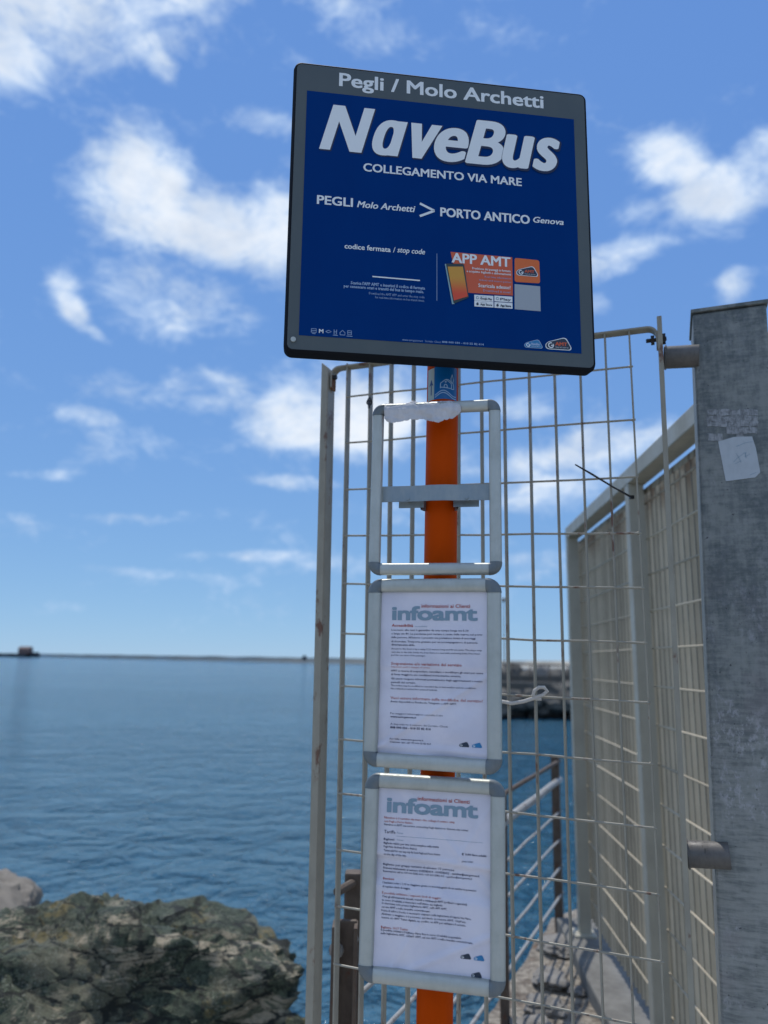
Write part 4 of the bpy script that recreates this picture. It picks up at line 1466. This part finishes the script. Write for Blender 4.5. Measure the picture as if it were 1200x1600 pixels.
BODY2 = [
    ("Accessibilità", -76.5, -36.8, 78.4, 5.0, 'red_print', .12), ('accessibility', -33.8, -10.8, 78.4, 2.4, 'gray_print', 0),
    ("L'accesso alle navi è garantito da una rampa lunga mt 5,20", -76.8, 64.2, 71.2, 3.3, 'ink', .06),
    ("e larga cm 80. La pendenza può variare a causa della marea nel porto", -76.7, 88.7, 64.6, 3.3, 'ink', .06),
    ("delle persone. All'interno è presente una postazione dotata di ancoraggi", -76.7, 76.5, 58, 3.3, 'ink', .06),
    ("di sicurezza. Trasporto gratuito per un accompagnatore di persona", -76.5, 80.2, 50.7, 3.3, 'ink', .06),
    ("diversamente abile.", -76.4, -32.6, 44.8, 3.3, 'ink', .10),
    ("Access to the boat is by a ramp 5.20 meters long and 80 cm wide. The slope may", -76.5, 87.5, 38, 2.8, 'ink', .04),
    ("vary due to the tide. Inside the boat there is a seat with anchoring belts. Free trans-", -76.3, 85.1, 32.1, 2.8, 'ink', .04),
    ("port for one carer of the passenger.", -76.2, -12.4, 26.7, 2.8, 'ink', .04),
    ("Sospensione e/o variazione del servizio", -76, 52.3, 11, 4.8, 'red_print', .08), ("Suspension and/or changes of service", -76.4, -4.6, 6.2, 2.7, 'red_print', 0),
    ("AMT si riserva di sospendere, cancellare o modificare gli orari per cause", -76.5, 89.4, -1, 3.3, 'ink', .06),
    ("di forza maggiore e/o condizioni meteomarine avverse.", -76.3, 50.7, -7.3, 3.3, 'ink', .06),
    ("Gli utenti vengono informati puntualmente degli aggiornamenti a mezzo", -76.1, 88.7, -14.7, 3.3, 'ink', .06),
    ("pannelli del servizio.", -75.9, -30, -21, 3.3, 'ink', .06),
    ("The service may be modified or cancelled due to bad weather and sea conditions.", -76, 77.4, -26.4, 2.8, 'ink', .04),
    ("No refund provided for unused tickets.", -75.9, 8.9, -31.9, 2.8, 'ink', .04),
    ("Vuoi essere informato sulle modifiche del servizio?", -76.2, 88.7, -48.6, 4.6, 'red_print', .04),
    ("Avvisi disponibili su Facebook, Telegram, e APP AMT.", -76, 43.5, -54.4, 3.1, 'ink', .06),
    ("Per maggiori informazioni consulta il sito", -75.5, 20, -74.7, 3.2, 'ink', 0), ("www.amt.genova.it", -75.3, -28.1, -80.3, 3.2, 'ink', .14),
    ("A disposizione il numero del Servizio Clienti", -75, 28.3, -92.8, 3.2, 'ink', 0), ("848 000 030 - 010 55 82 414", -75.1, -2.2, -99, 3.8, 'ink', .14),
    ("For info: www.amt.genova.it", -75.1, -15, -117.8, 2.8, 'ink', .08), ("Customer care call +39 010 55 82 414", -75.5, -1.9, -123.1, 2.8, 'ink', .08),
]
BODY3 = [
    ("Navebus è il servizio via mare che collega il centro città", -86.2, 36.1, 90.5, 3.4, 'red_print', .05), ("con Pegli e Porto Antico.", -86, -35.5, 84.6, 3.4, 'red_print', .05),
    ("Navebus is AMT sea service connecting Pegli district to Genova city center.", -86.1, 60.4, 79.4, 3.2, 'ink', .05),
    ("Tariffe", -85.7, -65.7, 66.8, 5.2, 'ink', .02), ("Fares", -62.8, -52.6, 67.4, 2.9, 'gray_print', 0),
    ("Biglietti", -85.9, -67.4, 55.6, 3.6, 'ink', .06), ("Tickets", -63.4, -51.7, 56.2, 2.6, 'gray_print', 0),
    ("Biglietto valido per una corsa semplice nella tratta", -85.7, 9.6, 49.5, 3.3, 'ink', .08), ("Pegli Molo Archetti (Porto Antico).", -85.5, -27.4, 43.7, 3.3, 'ink', .06),
    ("Ticket valid for one way trip by boat Pegli and Porto Antico", -85.3, 12.6, 37.6, 3.3, 'ink', .06), ("on the day of the trip.", -85.2, -45.3, 31.7, 3.3, 'ink', .06),
    ("€ 3,00 fare adulti", 48.9, 89.9, 41.5, 3.3, 'ink', .14), ("gratis bimbi", 49, 67.8, 30.9, 2.8, 'ink', .02),
    ("Biglietto per gruppi turistici di almeno 15 persone", -86.6, 35.7, 14.5, 3.3, 'ink', .08),
    ("Prenota telefonando al numero 0105582414 - 0105582415 - navebus@amt.genova.it", -86.4, 78.4, 8.7, 3.2, 'ink', .10),
    ("Reservations call at +39 010 5582 414 / +39 010 5582 415 - navebus@amt.genova.it", -86.3, 66, 3.6, 3, 'ink', .06),
    ("Bambini", -85.9, -67, -8, 3.3, 'red_print', .10),
    ("I bambini sotto i 1,15 m viaggiano gratis se accompagnati da un adulto in possesso", -86, 73.5, -13.7, 3, 'ink', .08), ("di regolare titolo di viaggio.", -85.8, -37.4, -19.4, 3, 'ink', .08),
    ("È possibile utilizzare i seguenti titoli di viaggio:", -86, 14.9, -29.5, 3.2, 'red_print', .04),
    ("Tutti gli abbonamenti annuali, mensili e settimanali AMT (ordinari e agevolati)", -85.8, 58.4, -35.1, 3.2, 'ink', .06),
    ("in corso di validità si rinnovano nell'ultimo dei biglietti.", -85.7, 17.9, -40.5, 3, 'ink', .06), ("Si rinnovano solo presso biglietterie AMT, sulla APP AMT,", -85.8, 25.4, -45.5, 3, 'ink', .06),
    ("sul sito AMT e nelle rivendite convenzionate.", -85.6, -2.9, -51.1, 3, 'ink', .06), ("Prima di salire a bordo è necessario vidimare nella biglietteria di Liguria Via Mare.", -86, 65.4, -56.5, 3, 'ink', .06),
    ("Abilitato a viaggiare è il possesso del titolo su tessera AMT, CityPass,", -85.8, 56.7, -62, 3, 'ink', .06), ("tessera e/o AMT Ticket digitale, un credito, un APP per utilizzare il servizio.", -85.6, 56.7, -67.3, 3, 'ink', .06),
    ("Biglietto 1017 Turist", -85.7, -40.2, -82.5, 3.5, 'red_print', .05),
    ("È possibile utilizzare il biglietto Nave Bus in corso di validità acquistabile", -85.8, 49.1, -86.5, 3, 'ink', .06), ("nelle biglietterie AMT, sull'APP AMT, sul sito AMT e nelle rivendite convenzionate.", -85.9, 69, -91.6, 3, 'ink', .06),
]


def notice(M, th, seed, folds, body, hx, hy, logos, rule=None, extra=None):
    wf = paper_warp(seed, folds)
    pp_ = paper(th, M, wf)
    letters('lettering', 'infoamt', hx[0], hx[1], hy, 25, M_['gray_print'], pp_, M, bold=.13, lift=.0007, warp=wf, spacing=.96)
    letters('lettering', 'informazioni ai Clienti', hx[2], hx[3], hy + 22.5, 6.0, M_['red_print'], pp_, M, bold=.04, lift=.0011, warp=wf)
    for (t, x0, x1, y, cap, mt, bd) in body:
        letters('lettering', t, x0, x1, y, cap, M_[mt], pp_, M, bold=bd * .6, lift=.0005, warp=wf, res=1)
    for (x, y, fill) in logos:
        logo(x, y, .46, fill, None, '', 'white', pp_, M, .0003, warp=wf)
    if rule:
        stroke('line', [[(rule[0] + (rule[1] - rule[0]) * k / 20, rule[2]) for k in range(21)]], .45, M_['gray_print'], pp_, M, .0003, wf)


th2 = make_frame(F2, 'middle notice frame with the accessibility notice in it', seed=2)
notice(F2, th2, 3.3, [(0, 4, 0, 1, .0006, -4), (-90, -128, .55, -.83, .0012, 4), (10, -131, .02, 1, .0011, 5)], BODY2, (-76.8, 80, -21.6, 66.5), 90.3, [(48.5, -122.5, 'dark_print'), (70.5, -122.5, 'blue_print')])
th3 = make_frame(F3, 'lowest notice frame with the ticket prices notice in it', seed=3)
notice(F3, th3, 7.7, [(0, 24, .06, 1, .0013, -4), (0, -20, .10, 1, -.0013, -5), (0, 28, .05, 1, .0010, 3), (80, 5, .7, .7, .0008, 4), (20, -115, -.42, .9, .0013, 5), (85, 100, .8, -.5, .0009, 4)], BODY3, (-82.4, 76.1, -28.2, 61.4), 101, [(48.5, -114.5, 'dark_print'), (70, -115, 'blue_print'), (66, -140, 'dark_print')], rule=(-64, 84, 63.3))
th1 = make_frame(F1, 'topmost notice frame, empty, with torn paper hanging on its upper rail', seed=1, w=.0215)
# strap between its uprights and the clamp behind it
stp = MB()
yb = -.010
for k in range(25):
    x = -.103 + .206 * k / 24
    zz = -.004 - .0045 * (1 - math.exp(-((x - .006) / .028) ** 4))
    stp.v += [Vector((x, yb + .0145, zz)), Vector((x, yb - .0155, zz)), Vector((x, yb - .0155, zz - .003)), Vector((x, yb + .0145, zz - .003))]
for k in range(24):
    for i in range(4):
        j = (i + 1) % 4
        stp.f.append([k * 4 + i, k * 4 + j, k * 4 + 4 + j, k * 4 + 4 + i])
stp.f += [[0, 1, 2, 3], [99, 98, 97, 96]]
stp.build('strap', M_['galv_flat'], th1, F1, smooth=True, angle=40)
cp = MB()
cp.box((-.049, yb - .005, -.034), (.024, .017, .0018)).box((.055, yb - .005, -.034), (.024, .017, .0018))
for k in range(15):
    a = math.pi * k / 14
    for (r_, yy) in ((.033, yb + .009), (.033, yb - .025), (.036, yb - .025), (.036, yb + .009)):
        cp.v.append(Vector((.004 - r_ * math.cos(a), yy, -.036 - r_ * math.sin(a) * .9)))
bs = len(cp.v) - 60
for k in range(14):
    for i in range(4):
        j = (i + 1) % 4
        cp.f.append([bs + k * 4 + i, bs + k * 4 + j, bs + k * 4 + 4 + j, bs + k * 4 + 4 + i])
cp.build('clamp', M_['galv_flat'], th1, F1)
for x in (-.052, .058):
    MB().tube([(x, yb - .010, -.040), (x, yb - .010, -.006)], .0035, 8).build('bolt', M_['galv_flat'], th1, F1)
for fr, Mx in ((th2, F2), (th3, F3)):
    for yy in (.10, -.10):
        MB().box((.004, yy, -.014), (.06, .012, .006)).build('strap', M_['galv_flat'], fr, Mx)

# torn paper over the top rail
low = [(-97, -30), (-93, -36), (-86, -40), (-80, -40.5), (-66, -38), (-52, -36), (-44, -34.5), (-37, -36.5), (-30, -34.5), (-22, -35), (-17, -37), (-8, -40), (0, -43), (6, -44), (12, -41), (22, -37), (34, -35), (42, -31), (49, -25)]


def tear(u):
    x = -97 + u * 146
    for (a, b_) in zip(low, low[1:]):
        if a[0] <= x <= b_[0] and b_[0] > a[0]:
            return a[1] + (b_[1] - a[1]) * (x - a[0]) / (b_[0] - a[0])
    return -30


m = MB()
nu, nv = 74, 22
for i in range(nu + 1):
    u_ = i / nu
    x = -97 + u_ * 146
    bot = tear(u_) + noise.noise(Vector((x * .6, 3, 1))) * 1.6 + noise.noise(Vector((x * .2, 8, 1))) * 2
    topy = 0.6 + noise.noise(Vector((x * .12, 5, 2))) * 1.5 + (4.5 * math.exp(-((x + 44) / 7) ** 2))
    # the right end tapers away
    topy = topy + min(0, -14 * max(0, (u_ - .86) / .14) ** 1.5)
    for j in range(nv + 1):
        v_ = j / nv
        y = topy + (bot - topy) * v_
        over = math.sin(min(1, -(y - 3) / 22) * math.pi * .5) if y < 3 else 0
        hang = min(1, max(0, (-y - 16) / 16))
        zz = .0118 * max(0, over) - .006 * hang + .0042 * (.30 + .70 * hang) * noise.noise(Vector((x * .055, y * .11, 4))) + .0026 * abs(noise.noise(Vector((x * .14, y * .26, 9)))) + .0012 + .004 * math.exp(-((x + 20 - y * -.5) / 5) ** 2) * hang
        m.v.append(Vector((x / 1000, .165 + y / 1000, zz)))
for i in range(nu):
    for j in range(nv):
        a = i * (nv + 1) + j
        m.f.append([a, a + 1, a + nv + 2, a + nv + 1])
tp_ = thing('torn_paper', F1 @ Vector((0, .15, .01)), 'ragged strip of white paper hanging on the upper rail of the topmost frame', 'paper')
o = flat(m, 'scrap', M_['tissue'], tp_, F1)
for p in o.data.polygons:
    p.use_smooth = True
so = o.modifiers.new('thickness', 'SOLIDIFY')
so.thickness = .0003
